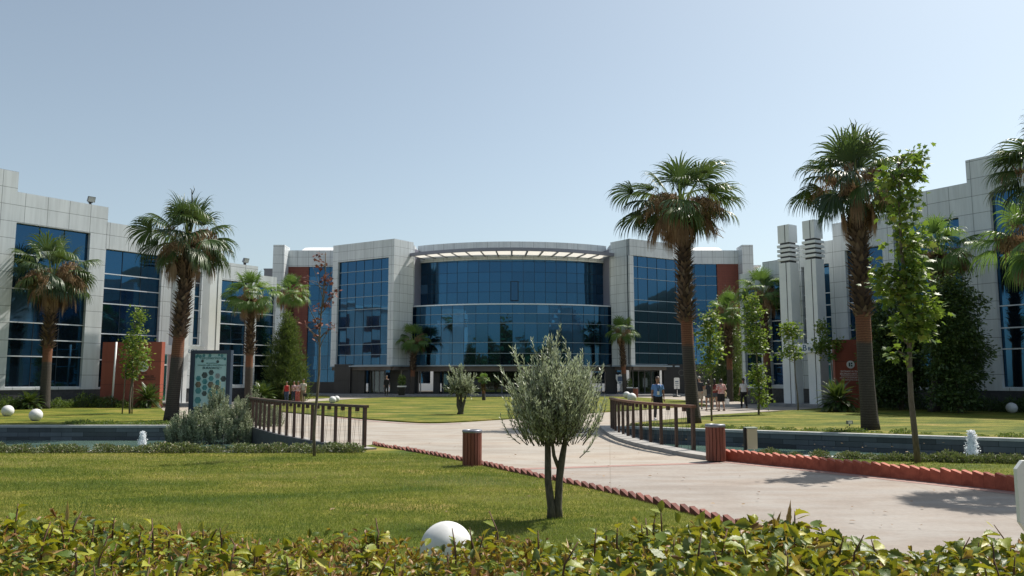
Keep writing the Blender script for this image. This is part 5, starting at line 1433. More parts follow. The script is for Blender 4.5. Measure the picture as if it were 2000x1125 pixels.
# ---- low shrubs and clumps, built once per kind and copied
def shrub_proto(name, label, cat, mat, R_, H_, n, size, seed, tmpl=OVAL, group=None, loc=(0, -30, 0), stems=True):
    rng = np.random.default_rng(seed); T = thing(name, loc, label, cat, group)
    d = rdirs(rng, n); d[:, 2] = np.abs(d[:, 2]); r = rng.random((n, 1)) ** .3
    lump = 1 + .18 * np.sin(d[:, :1] * 5 + seed) * np.cos(d[:, 1:2] * 6)
    p = d * r * lump * np.array([R_, R_, H_]); ax = d + rng.normal(0, .55, (n, 3)); ax[:, 2] += .3
    nr = rng.normal(0, .5, (n, 3)); nr[:, 2] += 1
    if stems:
        mb = MB()
        for k in range(7):
            a = k * .9; mb.tube([(0, 0, 0), (math.cos(a) * R_ * .5, math.sin(a) * R_ * .5, H_ * .6)], [.012, .005], 4, False)
        mb.build('stems', M['bark'], T, world=False)
    cloud('foliage', tmpl, p, ax, nr, size * rng.uniform(.6, 1.2, n), M[mat], T, rnd=np.clip(rng.normal(.45, .22, n), 0, 1))
    return T
rnd_ = random.Random(7)
def place(proto, spots, used=[]):
    for i, (x, y, s, lab) in enumerate(spots):
        key = proto.name
        if key not in used:
            used.append(key); o = proto; o.location = (x, y, 0); o.rotation_euler = (0, 0, rnd_.uniform(0, 6)); o.scale = (s, s, s * rnd_.uniform(.85, 1.15)); o['label'] = lab
        else:
            dup(proto, (x, y, 0), rnd_.uniform(0, 6), (s, s, s * rnd_.uniform(.85, 1.15)), lab)
GC1 = 'mottled clumps along the near left pond rim'; GC2 = 'leafy clumps along the near right pond rim'
cv = [shrub_proto('groundcover_clump', 'x', 'plant', 'cover', .34, .20, 900, .055, 41 + k, group=GC1) for k in range(3)]
lab = 'low mottled clump in the row between the near lawn and the left pond'
xs = np.arange(-14.0, -3.2, .42)
sp = [(float(x) + rnd_.uniform(-.1, .1), nearL - .22 + rnd_.uniform(-.12, .1), rnd_.uniform(.72, 1.12), lab) for x in xs]
for k in range(3): place(cv[k], sp[k::3])
cg = [shrub_proto('groundcover_clump', 'x', 'plant', 'cover', .36, .23, 1000, .06, 51 + k, group=GC2) for k in range(2)]
lab2 = 'rounded leafy clump in the row beside the brick edging and right pond'
sp = []
for px, s in ((1485, .7), (1505, .95), (1522, .7), (1553, .75), (1601, .85), (1655, .95), (1672, .8), (1700, .75)):
    a = g(px, 893.5 + (px - 1490) * .022); sp.append((a[0], a[1], s * .72, lab2))
for px in range(1722, 2330, 26):
    a = g(px, 896 + (px - 1490) * .0215); sp.append((a[0], a[1] - .05, rnd_.uniform(.6, .9), lab2))
for k in range(2): place(cg[k], sp[k::2])
GC3 = 'creeping plants on the far pond edges'
ce = [shrub_proto('creeping_plant', 'x', 'plant', 'shrub', .42, .17, 700, .05, 61 + k, group=GC3) for k in range(2)]
labL = 'dark creeping plant on the far edge of the left pond'; labR = 'creeping plant on the far edge of the right pond'
sp = [(float(x), farL + .55 + rnd_.uniform(-.1, .1), rnd_.uniform(.6, 1.1), labL) for x in np.arange(-15.5, -10.8, .45)]
place(ce[0], sp)
sp = []
for k in range(26):
    t = .04 + k * .046; x = fr0[0] + (frE[0] - fr0[0]) * t * .62 + .3; y = fr0[1] + (frE[1] - fr0[1]) * t * .62 + .55
    sp.append((x, y + rnd_.uniform(-.1, .12), rnd_.uniform(.45, .95), labR))
place(ce[1], sp)
# shrubs at the foot of the wings
GB = 'rounded shrubs along the foot of the wings'
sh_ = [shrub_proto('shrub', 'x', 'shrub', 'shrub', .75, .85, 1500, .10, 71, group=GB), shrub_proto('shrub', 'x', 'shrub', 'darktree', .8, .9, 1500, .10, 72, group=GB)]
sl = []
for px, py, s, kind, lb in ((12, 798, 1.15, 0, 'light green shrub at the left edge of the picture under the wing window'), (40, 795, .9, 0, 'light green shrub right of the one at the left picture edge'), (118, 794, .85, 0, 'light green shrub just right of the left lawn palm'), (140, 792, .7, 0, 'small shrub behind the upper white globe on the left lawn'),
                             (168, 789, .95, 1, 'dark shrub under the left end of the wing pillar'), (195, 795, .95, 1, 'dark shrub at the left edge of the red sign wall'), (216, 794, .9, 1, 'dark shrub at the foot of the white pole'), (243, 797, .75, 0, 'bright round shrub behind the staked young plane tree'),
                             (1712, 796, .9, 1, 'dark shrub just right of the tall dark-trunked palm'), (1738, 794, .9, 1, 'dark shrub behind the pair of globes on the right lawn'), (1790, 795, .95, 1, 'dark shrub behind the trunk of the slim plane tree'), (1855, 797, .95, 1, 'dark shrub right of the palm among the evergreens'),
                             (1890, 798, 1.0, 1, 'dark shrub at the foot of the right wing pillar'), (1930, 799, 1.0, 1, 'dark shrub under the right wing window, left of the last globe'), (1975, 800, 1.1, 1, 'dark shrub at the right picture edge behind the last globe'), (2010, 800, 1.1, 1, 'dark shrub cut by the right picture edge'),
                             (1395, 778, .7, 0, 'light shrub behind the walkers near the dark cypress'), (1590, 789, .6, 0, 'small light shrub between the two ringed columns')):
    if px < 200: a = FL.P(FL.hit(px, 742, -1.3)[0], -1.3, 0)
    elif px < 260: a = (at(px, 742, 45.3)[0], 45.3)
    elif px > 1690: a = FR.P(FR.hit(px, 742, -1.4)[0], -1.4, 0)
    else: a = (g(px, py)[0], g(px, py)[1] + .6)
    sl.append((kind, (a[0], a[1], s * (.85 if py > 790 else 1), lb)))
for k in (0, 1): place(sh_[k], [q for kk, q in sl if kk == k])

# cycads: arching fronds with narrow leaflets
def cycad_proto():
    rng = np.random.default_rng(81); T = thing('cycad', (0, -30, 0), 'x', 'cycad', 'cycads by the buildings')
    mb = MB(); mb.lathe([(.16, 0), (.2, .1), (.19, .35), (.12, .45)], 12); mb.build('stem', M['palmtrunk'], T, world=False)
    P_, A_, N_, S_ = [], [], [], []
    for i in range(44):
        az = i * 2.39996; f = i / 44; el = R(78) - f * R(88); p = np.array([0, 0, .4]); L = 1.15 * (1 - .15 * f); n = 26
        dv = np.array([math.cos(az) * math.cos(el), math.sin(az) * math.cos(el), math.sin(el)]); side = np.array([-math.sin(az), math.cos(az), 0])
        for k in range(n):
            p = p + dv * L / n; dv = dv + np.array([0, 0, -.045]); dv /= np.linalg.norm(dv)
            if k > 2:
                ll = .24 * math.sin(PI * (k / n) ** .8) + .03
                for sd in (-1, 1): P_.append(p.copy()); A_.append(side * sd + dv * .55 + np.array([0, 0, .25])); N_.append(np.cross(side, dv) + rng.normal(0, .1, 3)); S_.append(ll)
    cloud('fronds', LANCE, P_, A_, N_, S_, M['cycad'], T, rng=rng)
    return T
cy = cycad_proto()
place(cy, [(FL.P(FL.hit(60, 742, -1.8)[0], -1.8, 0)[0], FL.P(FL.hit(60, 742, -1.8)[0], -1.8, 0)[1], .85, 'cycad between the light green shrubs on the left lawn edge'), (at(291, 742, 44.9)[0], 44.9, .95, 'cycad at the right edge of the left red sign wall'),
           (g(1637, 806)[0], g(1637, 806)[1], 1.12, 'large cycad in front of the right red sign wall'), (g(1527, 789)[0], g(1527, 789)[1], .95, 'cycad left of the ringed columns'),
           (g(512, 789)[0], g(512, 789)[1], 1.1, 'cycad at the left foot of the green cypress'), (g(497, 789)[0], g(497, 789)[1] + 1, 1.0, 'cycad left of the green cypress, half behind the grey-green bush')])

# grass of the near lawns: blades nobody could count
def grass(name, n, area, seed, hmin=.018, hmax=.045):
    rng = np.random.default_rng(seed)
    pts = []
    while sum(len(p) for p in pts) < n:
        m = n; y = area[2] * (area[3] / area[2]) ** (rng.random(m) ** .9)
        x = rng.uniform(-1, 1, m) * (y * .95 + 1.5)
        ok = area[4](x, y); pts.append(np.stack([x[ok], y[ok]], 1))
    p = np.concatenate(pts)[:n]
    z = np.full(n, .024); dist = p[:, 1]
    ax = rng.normal(0, .42, (n, 3)); ax[:, 2] = 1
    nr = rng.normal(size=(n, 3))
    h = rng.uniform(hmin, hmax, n); w = np.maximum(.0035, dist * .00055)
    F_ = frames(ax, nr); TV = np.array([(-.5, 0, 0), (.5, 0, 0), (0, 1, 0)])
    V = F_[:, None, :, 0] * (TV[:, 0][None, :, None] * w[:, None, None]) + F_[:, None, :, 1] * (TV[:, 1][None, :, None] * h[:, None, None]) + np.concatenate([p, z[:, None]], 1)[:, None, :]
    tone = .5 + .26 * np.sin(p[:, 0] * .7 + 2 * np.sin(p[:, 1] * .8)) * np.cos(p[:, 1] * 2.3 + np.sin(p[:, 0] * .9)) + .17 * np.sin(p[:, 0] * 2.3 + 3 * np.sin(p[:, 1] * 1.9)) * np.cos(p[:, 1] * 4.1 + np.sin(p[:, 0] * 1.7)) + .1 * np.sin(p[:, 1] * .55 + 1 + .2 * p[:, 0])
    r = np.clip((tone - .5) * 1.25 + .5 + rng.normal(0, .20, n), 0, 1)
    me = npmesh(name, V.reshape(-1, 3), np.arange(3 * n).reshape(-1, 3), M['grass'], attr=np.repeat(r, 3))
    o = link_mesh(name, me); tag(o, 'short sunlit grass blades of the mown lawn', 'grass', kind='stuff'); return o
zl_ = np.array(zigL); zr_ = np.array(zigR)
def in_near(x, y):
    xe = np.interp(-y, -zl_[:, 1], zl_[:, 0]); return (x < xe - .04) & (y < nearL - .3)
def in_strip(x, y):
    xe = np.interp(x, zr_[:, 0], zr_[:, 1]); yn = nr0[1] + (x - nr0[0]) * dn[1] / dn[0] - .3
    return (x > zr_[0, 0] + .3) & (y > xe + .2) & (y < yn)
grass('grass', 460000, (0, 0, 6.0, 17.5, in_near), 91)
grass('grass', 40000, (0, 0, 8.5, 17.5, in_strip), 92)

rng = np.random.default_rng(95)
n = 150; y_ = rng.uniform(8.5, 22, n); x_ = rng.uniform(-.25, .55, n) * y_
cloud('leaf_litter', OVAL, np.stack([x_, y_, np.full(n, .032)], 1), np.concatenate([rng.normal(size=(n, 2)), rng.normal(0, .1, (n, 1))], 1), np.concatenate([rng.normal(0, .3, (n, 2)), np.ones((n, 1))], 1), rng.uniform(.03, .075, n), M['palmdead'], rng=rng)
tag(bpy.data.objects['leaf_litter'], 'a few dry leaves scattered on path and lawn', 'leaves', kind='stuff')

# ---- the clipped hedge in the foreground
def hedge():
    rng = np.random.default_rng(101); T = thing('hedge', (0, 1.9, 0), 'clipped foreground hedge of green, yellow-green and browned leaves', 'hedge')
    def top(x, y): return np.interp(x, [-5, -1.75, -1.35, -1.0, -.68, -.4, -.22, -.05, .3, .62, .85, 1.02, 1.36, 1.6, 1.9, 5], [1.11, 1.125, 1.115, 1.10, 1.085, 1.062, 1.038, 1.068, 1.09, 1.12, 1.12, 1.055, 1.04, 1.07, 1.08, 1.1]) - .012 + .018 * np.sin(x * 5.3 + y * 4) + .012 * np.sin(x * 13 + 2)
    N = 62000
    x = np.concatenate([rng.uniform(-2.1, 2.1, int(N * .8)), rng.uniform(-5, 5, N - int(N * .8))])
    y = rng.uniform(1.15, 2.75, N) - 1.9
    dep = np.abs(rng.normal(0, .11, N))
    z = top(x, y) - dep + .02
    # a few leading sprigs above the trim line
    ns = 260; sx = rng.uniform(-2.2, 2.2, ns); sy = rng.uniform(-.55, .80, ns); mb = MB(); SP = []; SA = []; SN = []; SS = []; SC = []
    for i in range(ns):
        t = float(top(sx[i], sy[i])); h = rng.uniform(.03, .10); d = rng.normal(0, .35, 2)
        mb.tube([(sx[i], sy[i], t - .2), (sx[i] + d[0] * h * .5, sy[i] + d[1] * h * .5, t + h * .4), (sx[i] + d[0] * h, sy[i] + d[1] * h, t + h)], [.0035, .003, .0015], 5)
        for k in range(rng.integers(2, 7)):
            f = rng.uniform(.1, 1); SP.append((sx[i] + d[0] * h * f, sy[i] + d[1] * h * f, t + h * f - .01)); a = rng.normal(0, 1, 3); a[2] = rng.uniform(0, .9); SA.append(a); SN.append((rng.normal(0, .4), rng.normal(0, .4), 1)); SS.append(rng.uniform(.03, .055) * (1.25 if sx[i] > .5 else 1)); SC.append(rng.uniform(.3, .8))
    for _ in range(700):                                     # twigs inside the hedge
        a = (rng.uniform(-2.3, 2.3), rng.uniform(-.75, .85)); t = float(top(a[0], a[1])); d = rng.normal(0, .12, 2)
        mb.tube([(a[0], a[1], t - .5), (a[0] + d[0], a[1] + d[1], t - rng.uniform(-.01, .12))], [.005, .002], 4, False)
    for _ in range(90): mb.tube([(rng.uniform(-5, 5), rng.uniform(-.4, .5), 0), (rng.uniform(-5, 5) * 0 + 0, 0, 0)], [.0001, .0001], 3, False) if False else None
    for k in range(44):
        xx = -5 + k * .23; mb.tube([(xx, rng.uniform(-.3, .3), -.03), (xx + rng.normal(0, .08), rng.uniform(-.3, .3), .95)], [.014, .006], 5)
    mb.build('stems', M['twig'], T, world=False)
    ax = rng.normal(0, 1, (N, 3)); ax[:, 2] = rng.normal(.30, .45, N)
    nr = rng.normal(0, .55, (N, 3)); nr[:, 2] += .8; nr[:, 1] -= .75
    patch = .5 + .5 * np.sin(x * 3.1 + 1.7) * np.cos(y * 5 + x)                       # browned patches (fire-blighted spots)
    c = np.clip(rng.beta(1.5, 1.6, N) * .86 - np.clip(dep - .06, 0, .2) * 1.6, 0, .77)  # deeper leaves get a darker colour: interior shade painted in
    brown = rng.random(N) < (.20 + .12 * (x < .1) + .40 * np.clip(patch - .5, 0, 1) + .34 * np.exp(-((x + .52) / .30) ** 2) + .30 * np.exp(-((x + 1.45) / .35) ** 2) * (y < 0) + .25 * np.exp(-((x + .05) / .15) ** 2))
    c[brown] = rng.uniform(.84, 1, brown.sum())
    s_ = .015 + .030 * rng.beta(1.6, 2.4, N); s_[brown] *= .75; s_ *= 1 + .35 * np.clip((x + .1) / .8, 0, 1)
    big = rng.random(N) < .05; s_[big] *= 1.25
    P_ = np.concatenate([np.stack([x, y, z], 1), np.array(SP)]); A_ = np.concatenate([ax, np.array(SA)]); N_ = np.concatenate([nr, np.array(SN)])
    nt_ = len(P_); br = np.concatenate([brown, np.zeros(len(SS), bool)])
    c1 = rng.normal(-.12, .22, nt_) + br * rng.normal(0, .7, nt_); c2 = rng.normal(.1, .3, nt_) + br * rng.normal(.6, .6, nt_); wd = rng.uniform(.6, 1.05, nt_) * np.where(br, .75, 1)
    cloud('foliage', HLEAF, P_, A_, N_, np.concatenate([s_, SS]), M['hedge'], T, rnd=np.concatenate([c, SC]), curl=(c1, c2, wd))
    # leafy flanks, seen from a step aside
    n = 9000; sx = rng.uniform(-5, 5, n); side = rng.choice([-1, 1], n); zz = rng.uniform(.05, 1.05, n)
    yy = side * (.74 + rng.normal(0, .04, n)); ax = np.stack([rng.normal(0, .6, n), side * .8, rng.normal(-.2, .4, n)], 1); nr = np.stack([rng.normal(0, .4, n), side * .8, np.full(n, .6)], 1)
    cloud('side_foliage', OVAL, np.stack([sx, yy, zz], 1), ax, nr, rng.uniform(.035, .07, n), M['hedge'], T, rnd=np.clip(rng.beta(2, 3, n) * .78, 0, .78))
hedge()

# trees behind the photographer, mirrored in the glass
rng = np.random.default_rng(111)
bl = []
for k in range(84):
    x = -95 + k * 2.3 + rng.normal(0, 1); h = rng.uniform(9, 16) * (.85 + .22 * math.sin(k * .55))
    bl.append((x, -46 + rng.normal(0, 3), h * .55, 2.6, 2.2, h * .47, 90))
p, a, nn, s_, c = leafy(rng, bl, 9, 1.5, OVAL, .9)
o = cloud('treeline', OVAL, p, a, nn, s_, M['darktree'], rnd=c); tag(o, 'dark line of street trees behind the photographer, mirrored in the glass', 'trees', kind='stuff')

# ------------------------------------------------------------------ white globe lamps
def globe_proto():
    T = thing('globe_lamp', (0, 0, 0), 'x', 'globe lamp', 'white globe lamps on the grass')
    mb = MB(); mb.ell((0, 0, 0), .5, 36, 22); gm = mb.build('globe', M['petal_globe'], T, world=False)
    mb = MB(); mb.lathe([(.17, -.51), (.17, -.455), (.13, -.44)], 20); mb.build('base_ring', M['steel'], T, world=False)
    return T
gp = globe_proto()
gl = [(15, 803, 22, 'white globe lamp nearest the left picture edge on the left lawn'), (70, 811, 24, 'white globe lamp at the front of the left lawn, near the pond'), (163, 784, 20.5, 'white globe lamp set back near the shrubs of the left wing'),
      (649.6, 781.2, 14, 'white globe lamp of the pair behind the left railing, the front one'), (657.5, 779.3, 12, 'white globe lamp of the pair behind the left railing, the smaller rear one'),
      (1224, 771.8, 13.5, 'smaller white globe lamp of the pair above the far end of the right railing'), (1234, 777, 18, 'larger white globe lamp of the pair above the far end of the right railing'),
      (1751, 785, 19, 'larger white globe of the pair beside the slim plane tree trunk'), (1767, 786.5, 11, 'smaller white globe of the pair beside the slim plane tree trunk'), (1976, 797, 20.5, 'white globe lamp on the right lawn near the right picture edge'),
      (872, 1072, 101, 'big white globe lamp just behind the foreground hedge')]
for i, (px, py, d, lb) in enumerate(gl):
    Y = EYE * FPX / ((py - 742) + d / 2) if d < 60 else 6.65
    D = d / FPX * Y; X = at(px, py, Y)[0]
    o = gp if i == 0 else dup(gp, (0, 0, 0))
    o.location = (X, Y, D / 2 + .03); o.scale = (D, D, D); o['label'] = lb

# ------------------------------------------------------------------ slatted litter bins
def bin_proto():
    T = thing('litter_bin', (0, 0, 0), 'x', 'litter bin', 'round wooden slat litter bins')
    mb = MB(); mb.lathe([(.145, .02), (.145, .62)], 20); mb.build('liner', M['black'], T, world=False)
    mb = MB(); n = 17
    for k in range(n):
        a = 2 * PI * k / n; mb.box((math.cos(a) * .172, math.sin(a) * .172, .34), (.022, .056, .64), a)
    mb.build('slats', M['wood'], T, world=False)
    mb = MB(); mb.lathe([(.187, .645), (.193, .655), (.193, .69), (.183, .70), (.120, .70), (.112, .688), (.112, .60)], 28); mb.build('top_ring', M['steel'], T, world=False)
    mb = MB(); mb.lathe([(.16, 0), (.16, .02)], 20); mb.build('foot', M['black'], T, world=False)
    return T
bp = bin_proto()
for i, (px, py, s, lb) in enumerate(((921, 914, .97, 'wooden slat litter bin standing by the near lawn edging'), (1403, 903, 1.04, 'wooden slat litter bin at the end of the right railing'), (1242, 776, 1.25, 'small far litter bin behind the pair of globes at the building'))):
    a = g(px, py); o = bp if i == 0 else dup(bp, (0, 0, 0)); o.location = (a[0], a[1] + .18, 0); o.scale = (s, s, s); o['label'] = lb; o.rotation_euler = (0, 0, .3 * i)

# electric box on a dark post
a = g(1456, 890.5)
T = thing('junction_box', (a[0], a[1], 0), 'beige junction box on a dark post by the pond', 'junction box')
mb = MB(); mb.box((a[0], a[1], .29), (.05, .08, .60)); mb.build('post', M['black'], T)
mb = MB(); mb.box((a[0] + .135, a[1] + .02, .36), (.215, .16, .43), .12); mb.build('casing', plain('beige_casing', (.66, .56, .40), .5), T)
mb = MB(); mb.box((a[0] + .135, a[1] + .02, .585), (.24, .18, .03), .12); mb.build('lid', plain('pale_green_lid', (.45, .50, .42), .5), T)
# small ground spotlight on the right lawn
a = g(1667, 836)
T = thing('spotlight', (a[0], a[1] + .3, 0), 'small pale ground spotlight at the foot of the tall right palm', 'spotlight')
mb = MB(); mb.box((a[0], a[1] + .3, .08), (.03, .03, .16)); mb.box((a[0], a[1] + .3, .17), (.20, .10, .12), .3); mb.build('housing', M['steel'], T)
mb = MB(); mb.box((a[0], a[1] + .25, .17), (.15, .012, .08), .3); mb.build('lens', M['white'], T)
# white board at the right edge
T = thing('notice_board', (4.35, 6.0, 0), 'white board with cut corners at the right picture edge', 'notice board')
x0 = at(1989.5, 970, 6.0)[0]; zt = at(1990, 900, 6)[1]; zb = at(1990, 1046, 6)[1]
mb = MB(); c = .035; w = .62
o_ = [(x0, zb + .09), (x0 + .06, zb), (x0 + w - .06, zb), (x0 + w, zb + .09), (x0 + w, zt - .06), (x0 + w - .05, zt), (x0 + .05, zt), (x0, zt - .06)]
i0 = [mb.vert((x, 6.0, z)) for x, z in o_]; i1 = [mb.vert((x, 6.04, z)) for x, z in o_]
mb.face(i0); mb.face(i1[::-1])
for k in range(8): mb.face([i0[k], i1[k], i1[(k + 1) % 8], i0[(k + 1) % 8]])
mb.build('board', M['white'], T)
mb = MB(); mb.tube([(x0 + w / 2, 6.08, 0), (x0 + w / 2, 6.08, zt - .05)], .03, 10); mb.build('post', M['steel'], T)

# ------------------------------------------------------------------ railings
def railing(line, n, H, label, rail, blockmat, z0=.0, seed=1):
    pts = [Vector(p) for p in line]; seg = []; tot = 0
    for a, b in zip(pts, pts[1:]): seg.append((tot, a, b)); tot += (b - a).length
    def pos(s):
        for s0, a, b in seg[::-1]:
            if s >= s0: return a + (b - a) * ((s - s0) / (b - a).length), (b - a).normalized()
        return pts[0], (pts[1] - pts[0]).normalized()
    T = thing('railing', (pts[0].x, pts[0].y, 0), label, 'railing')
    step = tot / (n - 1)
    for i in range(n):
        p, d = pos(min(i * step, tot - 1e-4)); ang = math.atan2(d.y, d.x)
        w = .08 if i in (0, n - 1) else .046
        mb = MB(); mb.box((p.x, p.y, (H + z0) / 2 - .02), (w, .07, H - z0 - .04), ang)
        mb.build('post', M['rust'], T)
    mb = MB(); m = 40; L_ = []; R_ = []
    for k in range(m + 1):
        p, d = pos(min(tot * k / m, tot - 1e-4)); nn = Vector((-d.y, d.x)) * .065
        if k == 0: p = p - d * .06
        if k == m: p = p + d * .07
        L_.append(p + nn); R_.append(p - nn)
    for k in range(m):
        a, b, c, e = R_[k], R_[k + 1], L_[k + 1], L_[k]
        mb.hexa([(v.x, v.y, H - .04) for v in (a, b, c, e)], [(v.x, v.y, H + .02) for v in (a, b, c, e)])
    mb.build('handrail', rail, T)
    wm = MB()
    for i in range(n - 1):
        p, d = pos((i + .5) * step); ang = math.atan2(d.y, d.x)
        bm_ = MB(); bm_.box((p.x, p.y, H - .085), (.075, .075, .088), ang); bm_.build('spacer_block', M['rust'], T)
        for sgn in (-1, 1):
            q, _ = pos((i + .5 + sgn * .22) * step)
            wm.tube([(p.x + d.x * .02 * sgn, p.y + d.y * .02 * sgn, H - .13), (q.x, q.y, z0 + .02)], .0045, 4, False)
            q, _ = pos((i + .5 + sgn * .10) * step)
            wm.tube([(q.x, q.y, H - .05), (p.x + d.x * .34 * step * sgn, p.y + d.y * .34 * step * sgn, z0 + .02)], .0035, 4, False)
    wm.build('wires', M['wire'], T)
    return T
rL = G([(479, 832.5), (503, 840), (524, 846.5), (545.6, 852), (571, 857.5), (599.5, 863), (632, 868.5), (669, 873.5), (711, 879)])
railing(rL, 17, 1.0, 'curved brown railing with flat posts and wires on the left side of the bridge', M['rust'], M['rust'], .04)
rR = G([(1355, 886), (1322, 880.5), (1294, 875.8), (1271, 870.5), (1251, 865.5), (1235.5, 861), (1222.6, 856), (1212.7, 852), (1204, 848), (1194.5, 841)])
railing(rR, 12, 1.03, 'curved brown railing with red-brown handrail on the right side of the bridge', M['railwood'], M['rust'], .06)

# ------------------------------------------------------------------ fountains
def fountain(px, py, hpx, label, seed):
    a = g(px, py, WATER); Y = a[1]; h = hpx / FPX * Y
    rng = np.random.default_rng(seed); T = thing('fountain_jet', (a[0], Y, WATER), label, 'fountain', 'white fountain jets in the ponds')
    mb = MB(); rr_ = random.Random(seed)
    prof = [(0, .085), (.15, .105), (.35, .095), (.55, .08), (.75, .062), (.9, .045), (1, .015)]
    mb.tube([(rr_.uniform(-.012, .012), rr_.uniform(-.01, .01), t * h) for t, r in prof], [r * .68 * h / .42 for t, r in prof], 14, True, True, .22, rr_)
    mb.build('water_column', M['foam'], T, world=False)
    n = 900; t = rng.random(n) ** .8; r = (.085 - .05 * t) * h / .42 * (1 + rng.normal(0, .35, n)); az = rng.uniform(0, 2 * PI, n)
    p = np.stack([np.cos(az) * r, np.sin(az) * r, t * h * 1.04], 1)
    cloud('spray', ([(-.5, 0, 0), (.5, 0, 0), (.3, 1, .2), (-.3, 1, .2)], [(0, 1, 2, 3)]), p, rng.normal(size=(n, 3)) + [0, 0, .6], rng.normal(size=(n, 3)), rng.uniform(.008, .026, n) * h / .42, M['foam'], T, rng=rng)
    n = 260; r = rng.random(n) ** .7 * .42; az = rng.uniform(0, 2 * PI, n)
    p = np.stack([np.cos(az) * r, np.sin(az) * r, np.full(n, .006)], 1)
    cloud('foam_ring', ([(-.5, 0, 0), (.5, 0, 0), (.3, 1, .1), (-.3, 1, .1)], [(0, 1, 2, 3)]), p, np.concatenate([rng.normal(size=(n, 2)), np.zeros((n, 1))], 1), np.tile([0, 0, 1.], (n, 1)), rng.uniform(.012, .04, n), M['foam'], T, rng=rng)
fountain(277, 880, 35, 'white bubbling fountain jet in the left pond', 3)
fountain(1900, 897, 52, 'white fountain jet in the right pond, right of the slim plane tree', 4)

# ------------------------------------------------------------------ teal board with hexagons
Yb = 31.5
xa, za = at(368, 742, Yb)[0], at(370, 684, Yb)[1]; xb = at(451, 742, Yb)[0]
FB = Face((xa, Yb + .1), (xb, Yb - .1)); HB = za
T = thing('information_board', (FB.p.x + FB.L / 2, Yb, 0), 'tall dark blue framed board with pale teal panel of hexagons', 'information board')
M['boardblue'] = plain('board_dark_blue', (.022, .038, .065), .45)
mb = MB()
fw = .17
fbox(mb, FB, 0, fw, 0, .22, 0, HB); fbox(mb, FB, FB.L - fw, FB.L, 0, .22, 0, HB); fbox(mb, FB, fw, FB.L - fw, 0, .22, HB - .14, HB); fbox(mb, FB, fw, FB.L - fw, 0, .22, 0, .55)
mb.build('frame', M['boardblue'], T)
m_, nt_, b_ = new_mat('pale_teal_print')
nn_ = noise(nt_, 1.2, 5, .6); nt_.links.new(ramp(nt_, nn_, [(.3, (.30, .50, .50)), (.7, (.42, .62, .61))]), b_.inputs['Base Color']); b_.inputs['Roughness'].default_value = .25
mb = MB(); fbox(mb, FB, fw, FB.L - fw, .05, .17, .55, HB - .14); pn = mb.build('panel', m_, T)
hexm = [plain('hexagon_teal', (.045, .14, .15), .4), plain('hexagon_deep', (.03, .06, .065), .4), plain('hexagon_brown', (.10, .085, .055), .4), plain('hexagon_grey', (.22, .27, .27), .4)]
hexm2 = [nmat('hexagon_print_%s' % n_, c1, c2, 6, .4, 0) for n_, c1, c2 in (('teal', (.03, .17, .19), (.08, .27, .27)), ('deep', (.02, .03, .03), (.07, .10, .10)), ('brown', (.05, .07, .05), (.17, .14, .09)), ('grey', (.08, .12, .12), (.36, .38, .38)))]
def zoomp(x, y): return FB.hit(365 + x / 14.06, 680 + y / 14.06, .05)
for x, y, r, k in ((670, 672, 80, 1), (490, 742, 92, 1), (845, 762, 80, 3), (318, 832, 80, 0), (668, 832, 78, 0), (1005, 842, 88, 1), (492, 918, 82, 0), (852, 940, 78, 0), (312, 1000, 92, 2), (655, 1005, 96, 2), (488, 1085, 80, 0), (820, 1085, 88, 2),
                   (312, 1170, 92, 0), (480, 1245, 78, 1), (650, 1180, 84, 0), (815, 1240, 80, 0), (980, 1170, 80, 0), (300, 1430, 100, 0), (640, 1330, 84, 0),
                   (295, 205, 40, 0), (365, 235, 52, 0), (468, 205, 46, 0), (635, 195, 44, 0), (965, 205, 46, 0), (1045, 295, 40, 0), (430, 355, 44, 1), (848, 370, 46, 1), (885, 165, 34, 0), (215, 245, 40, 0)):
    u, z = zoomp(x, y); rr_ = r / 14.06 / FPX * Yb
    mbh = MB()
    u = min(max(u, fw + rr_), FB.L - fw - rr_); z = min(z, HB - .15 - rr_ * .8)
    mbh.face([mbh.vert(FB.P(u + math.cos(PI / 3 * q) * rr_, .044, z + math.sin(PI / 3 * q) * rr_)) for q in range(6)]); mbh.build('hexagon', hexm2[k], pn)
M['boardtext'] = plain('board_dark_text', (.02, .06, .065), .5); M['boardfaint'] = plain('board_faint_text', (.11, .22, .22), .5)
u, z = zoomp(690, 548); text(pn, 'BURADAYIZ !', FB, u, z, .045, .13, M['boardtext'])
u, z = zoomp(690, 270); text(pn, 'Tercihlerinizde', FB, u, z, .045, .17, M['boardfaint'])
u, z = zoomp(690, 410); text(pn, 'tüm sorularınız için', FB, u, z, .045, .06, M['boardfaint'])
u, z = zoomp(690, 465); text(pn, 'mühendislik, sağlık ve iktisat bölümleri ile', FB, u, z, .045, .07, M['boardfaint'])

